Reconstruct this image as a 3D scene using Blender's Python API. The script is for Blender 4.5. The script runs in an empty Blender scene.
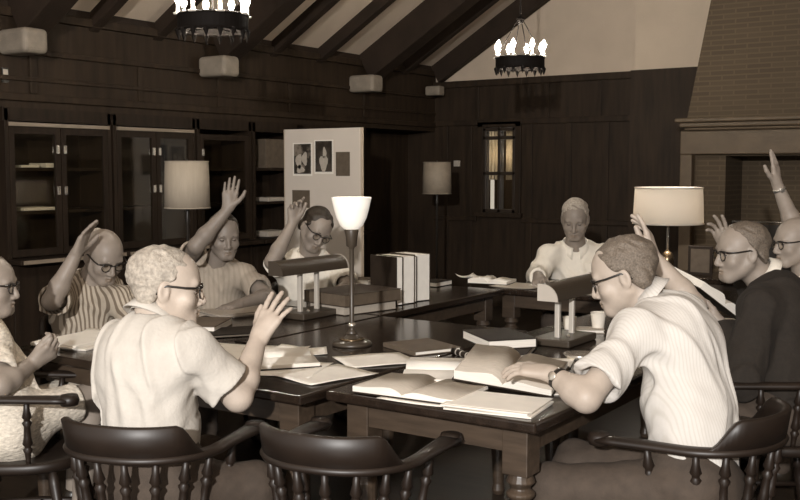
import bpy, bmesh, math, random
import numpy as np
from mathutils import Vector, Matrix
random.seed(7)
np.random.seed(7)
PI = math.pi
SC = bpy.context.scene
COL = SC.collection

# ------------------------------------------------------------------ camera
FPX, YAW, PITCH, CAMH = 1002.0, math.radians(34.25), math.radians(4.594), 1.48
cy_, sy_, cp_, sp_ = math.cos(YAW), math.sin(YAW), math.cos(PITCH), math.sin(PITCH)
c_f = np.array([-sy_*cp_, cy_*cp_, -sp_])
c_r = np.array([cy_, sy_, 0.0])
c_u = np.cross(c_r, c_f)
CAM = np.array([0, 0, CAMH])
RH = np.array([cy_, sy_, 0.0])
FH = np.array([-sy_, cy_, 0.0])
UP = np.array([0, 0, 1.0])
cam_d = bpy.data.cameras.new('camera')
cam_d.sensor_width = 36
cam_d.lens = FPX/800*36
cam_d.clip_start = 0.02
cam = bpy.data.objects.new('camera', cam_d)
COL.objects.link(cam)
cam.location = (0, 0, CAMH)
cam.rotation_euler = (PI/2-PITCH, 0, YAW)
SC.camera = cam

# ------------------------------------------------------------------ light
w = bpy.data.worlds.new('world')
SC.world = w
w.use_nodes = True
w.node_tree.nodes['Background'].inputs[0].default_value = (1.0, 0.92, 0.845, 1)
w.node_tree.nodes['Background'].inputs[1].default_value = 0.75
fl = bpy.data.lights.new('flash', 'POINT')       # the photographer's flash, held up behind and left of the lens
fl.energy = 1850
fl.color = (1.0, 0.972, 0.945)
fl.shadow_soft_size = 0.07
flo = bpy.data.objects.new('flash', fl)
COL.objects.link(flo)
flo.location = tuple(CAM - RH*0.9 - FH*2.6 + UP*1.0)
SC.view_settings.view_transform = 'Standard'
SC.view_settings.look = 'None'
SC.view_settings.gamma = 1
SC.view_settings.use_curve_mapping = False
SC.view_settings.exposure = 0.0
SC.cycles.use_denoising = True
SC.cycles.max_bounces = 8
SC.cycles.sample_clamp_indirect = 4

# ------------------------------------------------------------------ helpers
def V(a, b, c):
    v = a*RH + b*UP + c*FH
    return v/np.linalg.norm(v)
def ray(x, y):
    return c_f + c_r*(x-400)/FPX + c_u*(250-y)/FPX
def at(x, y, d):
    return CAM + ray(x, y)*d
def atz(x, y, z):
    d = ray(x, y)
    return CAM + d*((z-CAMH)/d[2])
def atX(x, y, X):
    d = ray(x, y)
    return CAM + d*(X/d[0])
def atY(x, y, Y):
    d = ray(x, y)
    return CAM + d*(Y/d[1])
def nz(v):
    v = np.array(v, float)
    return v/np.linalg.norm(v)

MATS = {}
def mat(name, col, rough=0.6, var=0.0, scale=8.0, bump=0.0, bscale=60.0, spec=0.5, metal=0.0, emit=None, estr=0.0,
        stretch=(1, 1, 1), stripes=None, trans=0.0, subsurf=0.0):
    if name in MATS:
        return MATS[name]
    m = bpy.data.materials.new(name)
    m.use_nodes = True
    nt = m.node_tree
    b = nt.nodes['Principled BSDF']
    b.inputs['Base Color'].default_value = (*col, 1)
    b.inputs['Roughness'].default_value = rough
    b.inputs['Specular IOR Level'].default_value = spec
    b.inputs['Metallic'].default_value = metal
    if emit:
        b.inputs['Emission Color'].default_value = (*emit, 1)
        b.inputs['Emission Strength'].default_value = estr
    if trans:
        b.inputs['Transmission Weight'].default_value = trans
    if subsurf:
        b.inputs['Subsurface Weight'].default_value = subsurf
        b.inputs['Subsurface Radius'].default_value = (0.01, 0.006, 0.004)
    tc = nt.nodes.new('ShaderNodeTexCoord')
    mp = nt.nodes.new('ShaderNodeMapping')
    mp.inputs['Scale'].default_value = stretch
    nt.links.new(tc.outputs['Object'], mp.inputs['Vector'])
    colsock = None
    if var:
        n = nt.nodes.new('ShaderNodeTexNoise')
        n.inputs['Scale'].default_value = scale
        n.inputs['Detail'].default_value = 5
        nt.links.new(mp.outputs[0], n.inputs['Vector'])
        r = nt.nodes.new('ShaderNodeValToRGB')
        r.color_ramp.elements[0].position = 0.3
        r.color_ramp.elements[1].position = 0.7
        r.color_ramp.elements[0].color = (*[c*(1-var) for c in col], 1)
        r.color_ramp.elements[1].color = (*[min(1, c*(1+var)) for c in col], 1)
        nt.links.new(n.outputs['Fac'], r.inputs['Fac'])
        colsock = r.outputs['Color']
    if stripes:
        ang, freq, c2, lo, hi = stripes
        mp2 = nt.nodes.new('ShaderNodeMapping')
        mp2.inputs['Rotation'].default_value = (0, 0, -ang)
        nt.links.new(tc.outputs['Object'], mp2.inputs['Vector'])
        wv = nt.nodes.new('ShaderNodeTexWave')
        wv.bands_direction = 'X'
        wv.inputs['Scale'].default_value = freq
        wv.inputs['Distortion'].default_value = 1.2
        wv.inputs['Detail'].default_value = 1
        wv.inputs['Detail Scale'].default_value = 0.6
        nt.links.new(mp2.outputs[0], wv.inputs['Vector'])
        r2 = nt.nodes.new('ShaderNodeValToRGB')
        r2.color_ramp.elements[0].position = lo
        r2.color_ramp.elements[1].position = hi
        mx = nt.nodes.new('ShaderNodeMixRGB')
        nt.links.new(wv.outputs['Fac'], r2.inputs['Fac'])
        nt.links.new(r2.outputs['Color'], mx.inputs['Fac'])
        if colsock:
            nt.links.new(colsock, mx.inputs['Color1'])
        else:
            mx.inputs['Color1'].default_value = (*col, 1)
        mx.inputs['Color2'].default_value = (*c2, 1)
        colsock = mx.outputs['Color']
    if colsock:
        nt.links.new(colsock, b.inputs['Base Color'])
    if bump:
        n2 = nt.nodes.new('ShaderNodeTexNoise')
        n2.inputs['Scale'].default_value = bscale
        n2.inputs['Detail'].default_value = 4
        nt.links.new(mp.outputs[0], n2.inputs['Vector'])
        bp = nt.nodes.new('ShaderNodeBump')
        bp.inputs['Strength'].default_value = bump
        bp.inputs['Distance'].default_value = 0.01
        nt.links.new(n2.outputs['Fac'], bp.inputs['Height'])
        nt.links.new(bp.outputs['Normal'], b.inputs['Normal'])
    MATS[name] = m
    return m

WOODD = mat('dark_panel_wood', (0.027, 0.0165, 0.009), 0.65, 0.35, 3, 0.1, 40, spec=0.25, stretch=(6, 6, 0.7))
WOODB = mat('beam_wood', (0.024, 0.015, 0.0095), 0.7, 0.3, 3, 0.25, 30, spec=0.25)
TABW = mat('table_top_wood', (0.020, 0.013, 0.009), 0.17, 0.3, 4, 0.03, 30, stretch=(8, 1, 8))
TABA = mat('table_apron_wood', (0.058, 0.040, 0.027), 0.38, 0.3, 5, 0.05, 30, stretch=(1, 8, 8))
CHW = mat('chair_wood', (0.017, 0.0105, 0.007), 0.45, 0.25, 6, 0.03, 30)
PLAST = mat('plaster', (0.52, 0.42, 0.325), 0.85, 0.06, 3, 0.15, 50)
PLASTD = mat('plaster_shade', (0.50, 0.405, 0.31), 0.85, 0.06, 3, 0.15, 50)  # slightly darker copy of the plaster, the alcove's shade put into its colour
STONE = mat('pale_beam_end', (0.24, 0.20, 0.155), 0.7, 0.15, 12, 0.3, 40)
PAPER = mat('paper', (0.88, 0.83, 0.75), 0.7, 0.04, 20)
PAGES = mat('page_block', (0.82, 0.765, 0.68), 0.75, 0.12, 3, 0.3, 8, stretch=(1, 1, 120))
PRINT = mat('printed_page', (0.44, 0.385, 0.32), 0.65, 0.12, 40, stretch=(1, 8, 1))
COVD = mat('dark_book_cloth', (0.022, 0.015, 0.010), 0.65, 0.2, 20, 0.1, 200, spec=0.2)
COVG = mat('grey_book_cloth', (0.12, 0.092, 0.066), 0.6, 0.15, 20, 0.1, 200, spec=0.25)
COVB = mat('brown_book_cloth', (0.055, 0.039, 0.027), 0.6, 0.15, 20, 0.1, 200)
BLACKM = mat('black_metal', (0.02, 0.016, 0.012), 0.4, spec=0.5)
BRASS = mat('dark_brass', (0.22, 0.16, 0.10), 0.25, metal=0.9)
CHROME = mat('bright_metal', (0.75, 0.70, 0.62), 0.25, metal=0.85)
POSTM = mat('satin_aluminium', (0.62, 0.57, 0.50), 0.4, metal=0.3)
SHADEM = mat('lamp_enamel', (0.055, 0.042, 0.030), 0.38)
CAPM = mat('lamp_end_cap', (0.48, 0.43, 0.37), 0.5)
BRICK = None
FRAMEM = mat('spectacle_frame', (0.015, 0.012, 0.010), 0.3)
LENS = mat('spectacle_metal', (0.5, 0.46, 0.4), 0.3, metal=0.8)
EYE = mat('eye', (0.06, 0.045, 0.035), 0.15)
LIP = mat('lip', (0.36, 0.26, 0.20), 0.5)
SHOE = mat('shoe_leather', (0.02, 0.015, 0.01), 0.35)

def glass_mat(name, tint=(0.9, 0.88, 0.82), gl=0.06):
    m = bpy.data.materials.new(name)
    m.use_nodes = True
    nt = m.node_tree
    nt.nodes.clear()
    o = nt.nodes.new('ShaderNodeOutputMaterial')
    mx = nt.nodes.new('ShaderNodeMixShader')
    t = nt.nodes.new('ShaderNodeBsdfTransparent')
    t.inputs[0].default_value = (*tint, 1)
    g = nt.nodes.new('ShaderNodeBsdfGlossy')
    g.inputs['Roughness'].default_value = 0.06
    mx.inputs[0].default_value = gl
    nt.links.new(t.outputs[0], mx.inputs[1])
    nt.links.new(g.outputs[0], mx.inputs[2])
    nt.links.new(mx.outputs[0], o.inputs[0])
    return m
GLASS = glass_mat('window_glass')
LENSM = glass_mat('spectacle_lens', (0.98, 0.97, 0.95), 0.05)

def brick_mat():
    m = bpy.data.materials.new('brick')
    m.use_nodes = True
    nt = m.node_tree
    b = nt.nodes['Principled BSDF']
    b.inputs['Roughness'].default_value = 0.8
    tc = nt.nodes.new('ShaderNodeTexCoord')
    sp = nt.nodes.new('ShaderNodeSeparateXYZ')
    cb = nt.nodes.new('ShaderNodeCombineXYZ')
    ad = nt.nodes.new('ShaderNodeMath')
    nt.links.new(tc.outputs['Object'], sp.inputs[0])
    nt.links.new(sp.outputs[0], ad.inputs[0])
    nt.links.new(sp.outputs[1], ad.inputs[1])
    nt.links.new(ad.outputs[0], cb.inputs[0])
    nt.links.new(sp.outputs[2], cb.inputs[1])
    br = nt.nodes.new('ShaderNodeTexBrick')
    br.inputs['Color1'].default_value = (0.074, 0.050, 0.026, 1)
    br.inputs['Color2'].default_value = (0.062, 0.041, 0.021, 1)
    br.inputs['Mortar'].default_value = (0.092, 0.064, 0.035, 1)
    br.inputs['Scale'].default_value = 1.0
    br.inputs['Brick Width'].default_value = 0.20
    br.inputs['Row Height'].default_value = 0.042
    br.inputs['Mortar Size'].default_value = 0.006
    nt.links.new(cb.outputs[0], br.inputs['Vector'])
    nt.links.new(br.outputs['Color'], b.inputs['Base Color'])
    bp = nt.nodes.new('ShaderNodeBump')
    bp.inputs['Strength'].default_value = 0.3
    bp.inputs['Distance'].default_value = 0.01
    bp.invert = True
    nt.links.new(br.outputs['Fac'], bp.inputs['Height'])
    nt.links.new(bp.outputs['Normal'], b.inputs['Normal'])
    return m
BRICK = brick_mat()

def link(name, me, parent=None, loc=None):
    o = bpy.data.objects.new(name, me)
    COL.objects.link(o)
    if parent is not None:
        o.parent = parent
    if loc is not None:
        o.location = loc
    return o
def tag(o, label=None, cat=None, group=None, kind=None):
    if label: o['label'] = label
    if cat: o['category'] = cat
    if group: o['group'] = group
    if kind: o['kind'] = kind
    return o
def thing(name, label, cat, loc=(0, 0, 0), rz=0.0, group=None):
    o = link(name, None, None, tuple(float(v) for v in loc))
    o.rotation_euler = (0, 0, rz)
    return tag(o, label, cat, group)
def obj(name, bm, m, parent=None, loc=None, smooth=False, bevel=0.0, seg=2):
    me = bpy.data.meshes.new(name)
    bmesh.ops.recalc_face_normals(bm, faces=bm.faces[:])
    bm.to_mesh(me)
    bm.free()
    for mm in (m if isinstance(m, (list, tuple)) else [m]):
        me.materials.append(mm)
    if smooth:
        me.polygons.foreach_set('use_smooth', [True]*len(me.polygons))
    o = link(name, me, parent, loc)
    if bevel:
        md = o.modifiers.new('bevel', 'BEVEL')
        md.width = bevel
        md.segments = seg
        md.limit_method = 'ANGLE'
    return o
def dup(root, loc=None, rz=None, label=None, group=None):
    r = root.copy()
    COL.objects.link(r)
    if loc is not None: r.location = tuple(float(v) for v in loc)
    if rz is not None: r.rotation_euler = (0, 0, rz)
    if label: r['label'] = label
    if group: r['group'] = group
    for ch in list(root.children):
        c = ch.copy()
        COL.objects.link(c)
        c.parent = r
        for g in list(ch.children):
            d = g.copy()
            COL.objects.link(d)
            d.parent = c
    return r
def B():
    return bmesh.new()
def box(bm, c, s, rot=None):
    ret = bmesh.ops.create_cube(bm, size=1)
    M = Matrix.Translation(Vector([float(v) for v in c])) @ (rot.to_4x4() if rot is not None else Matrix.Identity(4)) @ Matrix.Diagonal((*[float(v) for v in s], 1))
    bmesh.ops.transform(bm, matrix=M, verts=ret['verts'])
    return bm
def bx(x0, x1, y0, y1, z0, z1, bm=None):
    bm = bm or B()
    return box(bm, ((x0+x1)/2, (y0+y1)/2, (z0+z1)/2), (x1-x0, y1-y0, z1-z0))
def lathe(bm, prof, n=20, M=None, cap=True):
    """prof: list of (r, z)"""
    rings = []
    for r, z in prof:
        ring = []
        for i in range(n):
            a = 2*PI*i/n
            v = Vector((r*math.cos(a), r*math.sin(a), z))
            if M is not None: v = M @ v
            ring.append(bm.verts.new(v))
        rings.append(ring)
    for k in range(len(rings)-1):
        for i in range(n):
            bm.faces.new((rings[k][i], rings[k][(i+1) % n], rings[k+1][(i+1) % n], rings[k+1][i]))
    if cap:
        bm.faces.new(list(reversed(rings[0])))
        bm.faces.new(rings[-1])
    return bm
def axisM(a, b):
    a = Vector([float(v) for v in a]); b = Vector([float(v) for v in b])
    d = b-a
    q = d.to_track_quat('Z', 'Y')
    return Matrix.Translation(a) @ q.to_matrix().to_4x4()
def turned(bm, a, b, prof, n=12):
    """prof: (t in 0..1, r)"""
    L = (Vector([float(v) for v in b])-Vector([float(v) for v in a])).length
    return lathe(bm, [(r, t*L) for t, r in prof], n, axisM(a, b))
def tube(bm, pts, r, n=8, closed=False):
    pts = [Vector([float(v) for v in p]) for p in pts]
    rings = []
    N = len(pts)
    for i, p in enumerate(pts):
        t = (pts[(i+1) % N]-pts[i-1]) if closed else (pts[min(i+1, N-1)]-pts[max(i-1, 0)])
        t.normalize()
        ref = Vector((0, 0, 1)) if abs(t.z) < 0.9 else Vector((1, 0, 0))
        s = t.cross(ref).normalized(); q = s.cross(t)
        rr = r[i] if isinstance(r, (list, tuple)) else r
        rings.append([bm.verts.new(p+s*rr*math.cos(2*PI*k/n)+q*rr*math.sin(2*PI*k/n)) for k in range(n)])
    for i in range(N if closed else N-1):
        A, Bb = rings[i], rings[(i+1) % N]
        for k in range(n):
            bm.faces.new((A[k], A[(k+1) % n], Bb[(k+1) % n], Bb[k]))
    if not closed:
        bm.faces.new(list(reversed(rings[0]))); bm.faces.new(rings[-1])
    return bm
def prism(bm, poly, z0, z1):
    lo = [bm.verts.new((float(p[0]), float(p[1]), z0)) for p in poly]
    hi = [bm.verts.new((float(p[0]), float(p[1]), z1)) for p in poly]
    n = len(poly)
    bm.faces.new(list(reversed(lo))); bm.faces.new(hi)
    for i in range(n):
        bm.faces.new((lo[i], lo[(i+1) % n], hi[(i+1) % n], hi[i]))
    return bm
def sphere(bm, c, r, u=12, v=8):
    ret = bmesh.ops.create_uvsphere(bm, u_segments=u, v_segments=v, radius=1)
    rr = r if isinstance(r, (list, tuple)) else (r, r, r)
    bmesh.ops.transform(bm, matrix=Matrix.Translation(Vector([float(x) for x in c])) @ Matrix.Diagonal((*rr, 1)), verts=ret['verts'])
    return bm

# ================================================================== SETTING
XW, YB = -6.0, 9.5
SL = 0.6
def roofz(x): return 2.6+SL*(x-XW)
FLOORM = mat('floor_boards', (0.03, 0.021, 0.014), 0.4, 0.3, 4, 0.05, 30, stretch=(1, 9, 1))
tag(obj('floor', bx(-6.6, 3.1, -0.6, 9.7, -0.1, 0), FLOORM), kind='structure')
# left wall: low part set back behind the bookcases, upper part flush with them
bm = bx(-6.5, -6.36, -0.6, 9.64, 0, 2.0)
bx(-6.5, XW, -0.6, 9.64, 1.90, 2.62, bm)
tag(obj('wall_left', bm, WOODD), kind='structure')
bm = B()
for z, h, p in ((1.945, 0.05, 0.03), (2.08, 0.03, 0.02), (2.26, 0.035, 0.03), (2.5, 0.06, 0.05)):
    bx(XW, XW+p, -0.6, YB, z, z+h, bm)
for y in (3.1, 4.3, 5.25, 6.1, 7.0, 8.15):
    bx(XW, XW+0.015, y, y+0.06, 2.0, 2.26, bm)
tag(obj('trim_1', bm, WOODD, bevel=0.005), kind='structure')
# scalloped eave board
bm = B()
y = -0.6
while y < YB:
    pts = [(y, 2.50), (y+0.012, 2.475), (y+0.04, 2.465), (y+0.068, 2.475), (y+0.08, 2.50), (y+0.08, 2.55), (y, 2.55)]
    y += 0.08
bx(XW, XW+0.02, -0.6, YB, 2.555, 2.625, bm)
for k in range(126):
    yy = -0.6+0.08*k
    lathe(bm, [(0.036, XW), (0.036, XW+0.02)], 8, Matrix.Translation((0, yy+0.04, 2.625)) @ Matrix.Rotation(PI/2, 4, 'Y'))
tag(obj('trim_2', bm, WOODB), kind='structure')

# back wall with a window hole, plaster gable above
wx0, wx1 = float(atY(484, 150, YB)[0]), float(atY(516, 150, YB)[0])
wz0, wz1 = 1.02, 1.93
ZP = 2.44
bm = bx(-6.5, wx0, YB, YB+0.15, 0, ZP)
bx(wx1, 3.1, YB, YB+0.15, 0, ZP, bm)
bx(wx0, wx1, YB, YB+0.15, 0, wz0, bm)
bx(wx0, wx1, YB, YB+0.15, wz1, ZP, bm)
tag(obj('wall_back', bm, WOODD), kind='structure')
bm = B()
poly = [(-6.5, ZP), (3.1, ZP), (3.1, 2.6), (-1.5, roofz(-1.5)+0.1), (XW-0.1, roofz(XW-0.1)+0.1), (-6.5, 2.6)]
f0 = [bm.verts.new((p[0], YB+0.02, p[1])) for p in poly]
f1 = [bm.verts.new((p[0], YB+0.15, p[1])) for p in poly]
bm.faces.new(f0); bm.faces.new(list(reversed(f1)))
for i in range(6):
    bm.faces.new((f0[i], f0[(i+1) % 6], f1[(i+1) % 6], f1[i]))
tag(obj('wall_gable', bm, PLAST), kind='structure')
# boxed plaster return beside the chimney
xs = float(atY(635, 60, 9.2)[0])
bm = bx(xs, -0.4, 9.2, YB+0.05, float(atY(660, 69, 9.2)[2]), 4.6)
tag(obj('wall_alcove', bm, PLASTD), kind='structure')
bm = bx(xs-0.03, -0.4, 9.17, YB, 0, float(atY(660, 69, 9.2)[2]))
tag(obj('wall_alcove_panel', bm, WOODD), kind='structure')
# panelling of the back wall
bm = B()
for z, h, p in ((1.955, 0.06, 0.03), (2.37, 0.07, 0.04), (0.92, 0.05, 0.03)):
    bx(-6.0, wx0-0.08, YB-p, YB, z, z+h, bm)
    bx(wx1+0.08, xs-0.03, YB-p, YB, z, z+h, bm)
    if z > 1.94: bx(wx0-0.08, wx1+0.08, YB-p, YB, z, z+h, bm)
for px in (392, 446, 470, 530, 569, 606):
    x = float(atY(px, 150, YB)[0])
    bx(x-0.035, x+0.035, YB-0.02, YB, 0.1, 1.955, bm)
for px in (410, 478, 548, 600):
    x = float(atY(px, 105, YB)[0])
    bx(x-0.02, x+0.02, YB-0.015, YB, 2.01, 2.37, bm)
tag(obj('trim_3', bm, WOODD, bevel=0.006), kind='structure')
bm = bx(-6.0, xs, YB-0.025, YB, 0, 0.12)
tag(obj('baseboard_back', bm, WOODD, bevel=0.006), kind='structure')

# window in the back wall: casement with upper lights and pale curtains behind the glass
win = thing('window_1', None, None, ((wx0+wx1)/2, YB, 0))
tag(win, kind='structure')
hw = (wx1-wx0)/2
WFR = mat('window_frame_wood', (0.035, 0.024, 0.016), 0.45)
bm = B()
for a, b in ((-hw, -hw+0.035), (hw-0.035, hw), (-0.018, 0.018)):
    bx(a, b, -0.02, 0.06, wz0, wz1, bm)
for z in (wz0, wz1-0.04, 1.42, 1.80):
    bx(-hw, hw, -0.02, 0.06, z, z+0.035, bm)
obj('window_frame', bm, WFR, win, bevel=0.004)
bm = bx(-hw+0.01, hw-0.01, 0.018, 0.022, wz0+0.01, wz1-0.01)
obj('pane', bm, GLASS, win)
CUR = bpy.data.materials.new('curtain_voile')
CUR.use_nodes = True
nt = CUR.node_tree; nt.nodes.clear()
o_ = nt.nodes.new('ShaderNodeOutputMaterial'); mx_ = nt.nodes.new('ShaderNodeMixShader')
d_ = nt.nodes.new('ShaderNodeBsdfDiffuse'); t_ = nt.nodes.new('ShaderNodeBsdfTranslucent')
d_.inputs[0].default_value = t_.inputs[0].default_value = (0.75, 0.68, 0.58, 1)
mx_.inputs[0].default_value = 0.6
nt.links.new(d_.outputs[0], mx_.inputs[1]); nt.links.new(t_.outputs[0], mx_.inputs[2]); nt.links.new(mx_.outputs[0], o_.inputs[0])
for s in (-1, 1):
    bm = B()
    prev = None
    x0, x1 = (-hw+0.02, -0.03) if s < 0 else (0.03, hw-0.02)
    for i in range(25):
        t = i/24
        x = x0+(x1-x0)*t
        yy = 0.085+0.012*math.sin(t*22)
        cur = (bm.verts.new((x, yy, 1.37)), bm.verts.new((x, yy, wz1-0.02)))
        if prev: bm.faces.new((prev[0], cur[0], cur[1], prev[1]))
        prev = cur
    c = obj('curtain', bm, CUR, win, smooth=True)
    md = c.modifiers.new('thick', 'SOLIDIFY'); md.thickness = 0.002
bm = bx(wx0-0.2, wx1+0.2, YB+0.6, YB+0.65, 0.4, 2.3)
tag(obj('wall_porch', bm, WOODD), kind='structure')
pl = bpy.data.lights.new('curtain_backlight', 'POINT'); pl.energy = 7; pl.color = (1, 0.9, 0.75); pl.shadow_soft_size = 0.04  # unseen light, added behind the curtains to make the panes glow
plo = bpy.data.objects.new('curtain_backlight', pl); COL.objects.link(plo); plo.location = ((wx0+wx1)/2, YB+0.30, 1.66)
WARMBULB = mat('bulb_glow', (0.9, 0.85, 0.75), 0.3, emit=(1, 0.92, 0.78), estr=400.0)
# casing round the window
bm = B()
bx(wx0-0.07, wx0, YB-0.03, YB, wz0-0.05, wz1+0.06, bm)
bx(wx1, wx1+0.07, YB-0.03, YB, wz0-0.05, wz1+0.06, bm)
bx(wx0-0.07, wx1+0.07, YB-0.03, YB, wz1, wz1+0.06, bm)
bx(wx0-0.09, wx1+0.09, YB-0.06, YB, wz0-0.05, wz0, bm)
tag(obj('trim_4', bm, WOODD, bevel=0.005), kind='structure')

# sloping plaster ceiling
def wallpoly(bm, poly, y0, y1):
    a = [bm.verts.new((p[0], y0, p[1])) for p in poly]; b = [bm.verts.new((p[0], y1, p[1])) for p in poly]
    n = len(poly)
    bm.faces.new(a); bm.faces.new(list(reversed(b)))
    for i in range(n): bm.faces.new((a[i], a[(i+1) % n], b[(i+1) % n], b[i]))
def slopebox(y0, y1, d0, d1, xa=-6.1, xb=-1.5, bm=None):
    """slab between depths d0..d1 below the roof plane"""
    bm = bm or B()
    n = Vector((SL, 0, -1)).normalized()      # pointing down into the room
    vs = []
    for y in (y0, y1):
        for x in (xa, xb):
            for d in (d0, d1):
                p = Vector((x, y, roofz(x)))+n*d
                vs.append(bm.verts.new(p))
    for q in ((0, 1, 3, 2), (4, 6, 7, 5), (0, 4, 5, 1), (2, 3, 7, 6), (0, 2, 6, 4), (1, 5, 7, 3)):
        bm.faces.new([vs[i] for i in q])
    return bm
tag(obj('ceiling', slopebox(-0.6, YB+0.1, -0.08, 0.0), PLAST), kind='structure')
bm = B()
pr = [(-1.5, roofz(-1.5)), (3.1, roofz(-1.5)-SL*4.6), (3.1, roofz(-1.5)-SL*4.6+0.08), (-1.5, roofz(-1.5)+0.1)]
wallpoly(bm, pr, -0.6, YB+0.1)
tag(obj('ceiling_right', bm, PLAST), kind='structure')
tag(obj('wall_right', bx(3.0, 3.1, -0.6, YB+0.1, 0, 2.4), WOODD), kind='structure')
k = 5
for y0 in (0.9, 1.55, 2.9, 3.55, 4.81, 5.42, 6.77, 7.42, 8.83):
    tag(obj('trim_%d' % k, slopebox(y0, y0+0.09, -0.01, 0.105), WOODB, bevel=0.006), kind='structure'); k += 1
for y0 in (2.1, 4.14, 6.02, 8.07, 9.40):
    end = y0 > 9
    t = obj('trim_%d' % k, slopebox(y0, y0+(0.10 if end else 0.2), -0.01, 0.20 if end else 0.27, -6.0), WOODB, bevel=0.01)
    tag(t, kind='structure'); k += 1
    px = {4.14: 22, 6.02: 218, 8.07: 365, 9.40: 434}.get(y0)
    if px:
        zz = {4.14: 42, 6.02: 67, 8.07: 84, 9.40: 91}[y0]
        p = atX(px, zz, -5.86)
        big = 1.0 if y0 < 9 else 0.62
        bm = box(B(), (-5.85, p[1], p[2]), (0.30*big, 0.19*big, 0.165*big))
        obj('corbel', bm, STONE, t, bevel=0.035*big, seg=4)

# chimney breast, tapering upwards, with mantel and firebox
YC = 8.55
pA, pB_, pC = atY(687, 119, YC), atY(698, 66, YC), atY(711, 0, YC)
sl_x = (pC[0]-pA[0])/(pC[2]-pA[2])
xtop = pA[0]+sl_x*(4.6-pA[2])
bm = B()
poly = [(pA[0], 0), (0.9, 0), (0.9, 4.6), (xtop, 4.6), (pA[0], pA[2])]
fx0, fx1, fz = pA[0]+0.12, 0.1, float(atY(700, 156, YC)[2])
wallpoly(bm, [(pA[0], fz), (0.9, fz), (0.9, 4.6), (xtop, 4.6), (pA[0], pA[2])], YC, YB)
wallpoly(bm, [(pA[0], 0), (fx0+0.22, 0), (fx0+0.22, fz), (pA[0], fz)], YC, YB)
wallpoly(bm, [(fx1, 0), (0.9, 0), (0.9, fz), (fx1, fz)], YC, YB)
wallpoly(bm, [(fx0+0.22, 0), (fx1, 0), (fx1, fz), (fx0+0.22, fz)], YC+0.5, YB)
tag(obj('wall_chimney', bm, BRICK), kind='structure')
MANT = mat('mantel_stone', (0.105, 0.072, 0.041), 0.6, 0.15, 8, 0.1, 40)
man = thing('fireplace_surround', 'pale stone mantel with left pilaster in front of the brick chimney breast', 'mantel', (fx0, YC, 0))
mz = float(atY(740, 117, YC-0.15)[2])
xl = float(atY(675, 119, YC-0.2)[0])-fx0
bm = B()
bx(xl, 1.9, -0.22, 0, mz-0.035, mz, bm)
bx(xl+0.03, 1.9, -0.18, 0, mz-0.075, mz-0.035, bm)
bx(xl+0.06, 1.9, -0.14, 0, mz-0.10, mz-0.075, bm)
obj('mantelshelf', bm, MANT, man, bevel=0.012, seg=3)
xp = float(atY(692, 150, YC-0.09)[0])-fx0
xq = float(atY(680, 150, YC-0.09)[0])-fx0
bm = bx(xq, 1.9, -0.09, 0, float(atY(740, 154, YC-0.09)[2]), mz-0.10)
obj('frieze', bm, MANT, man, bevel=0.008)
bm = bx(xq, xp, -0.09, 0, 0, float(atY(740, 154, YC-0.09)[2]))
bx(xq-0.02, xp+0.02, -0.11, 0, 0, 0.15, bm)
obj('pilaster', bm, MANT, man, bevel=0.008)
# low fire screen with a bright top rail in the hearth
fs = thing('fire_screen', 'dark fire screen with a bright top rail inside the brick hearth at right', 'fire screen', (float(atY(757, 222, YC-0.12)[0]), YC-0.12, 0))
zf = float(atY(757, 222, YC-0.12)[2])
obj('top_rail', tube(B(), [(-0.2, 0, zf), (0.9, 0, zf)], 0.009), CHROME, fs, smooth=True)
bm = B()
for i in range(12):
    x = -0.2+1.1*i/11
    tube(bm, [(x, 0, 0.0), (x, 0, zf)], 0.005, 6)
obj('mesh_panel', bx(-0.19, 0.89, -0.002, 0.002, 0.03, zf-0.02, bm), BLACKM, fs)
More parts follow.
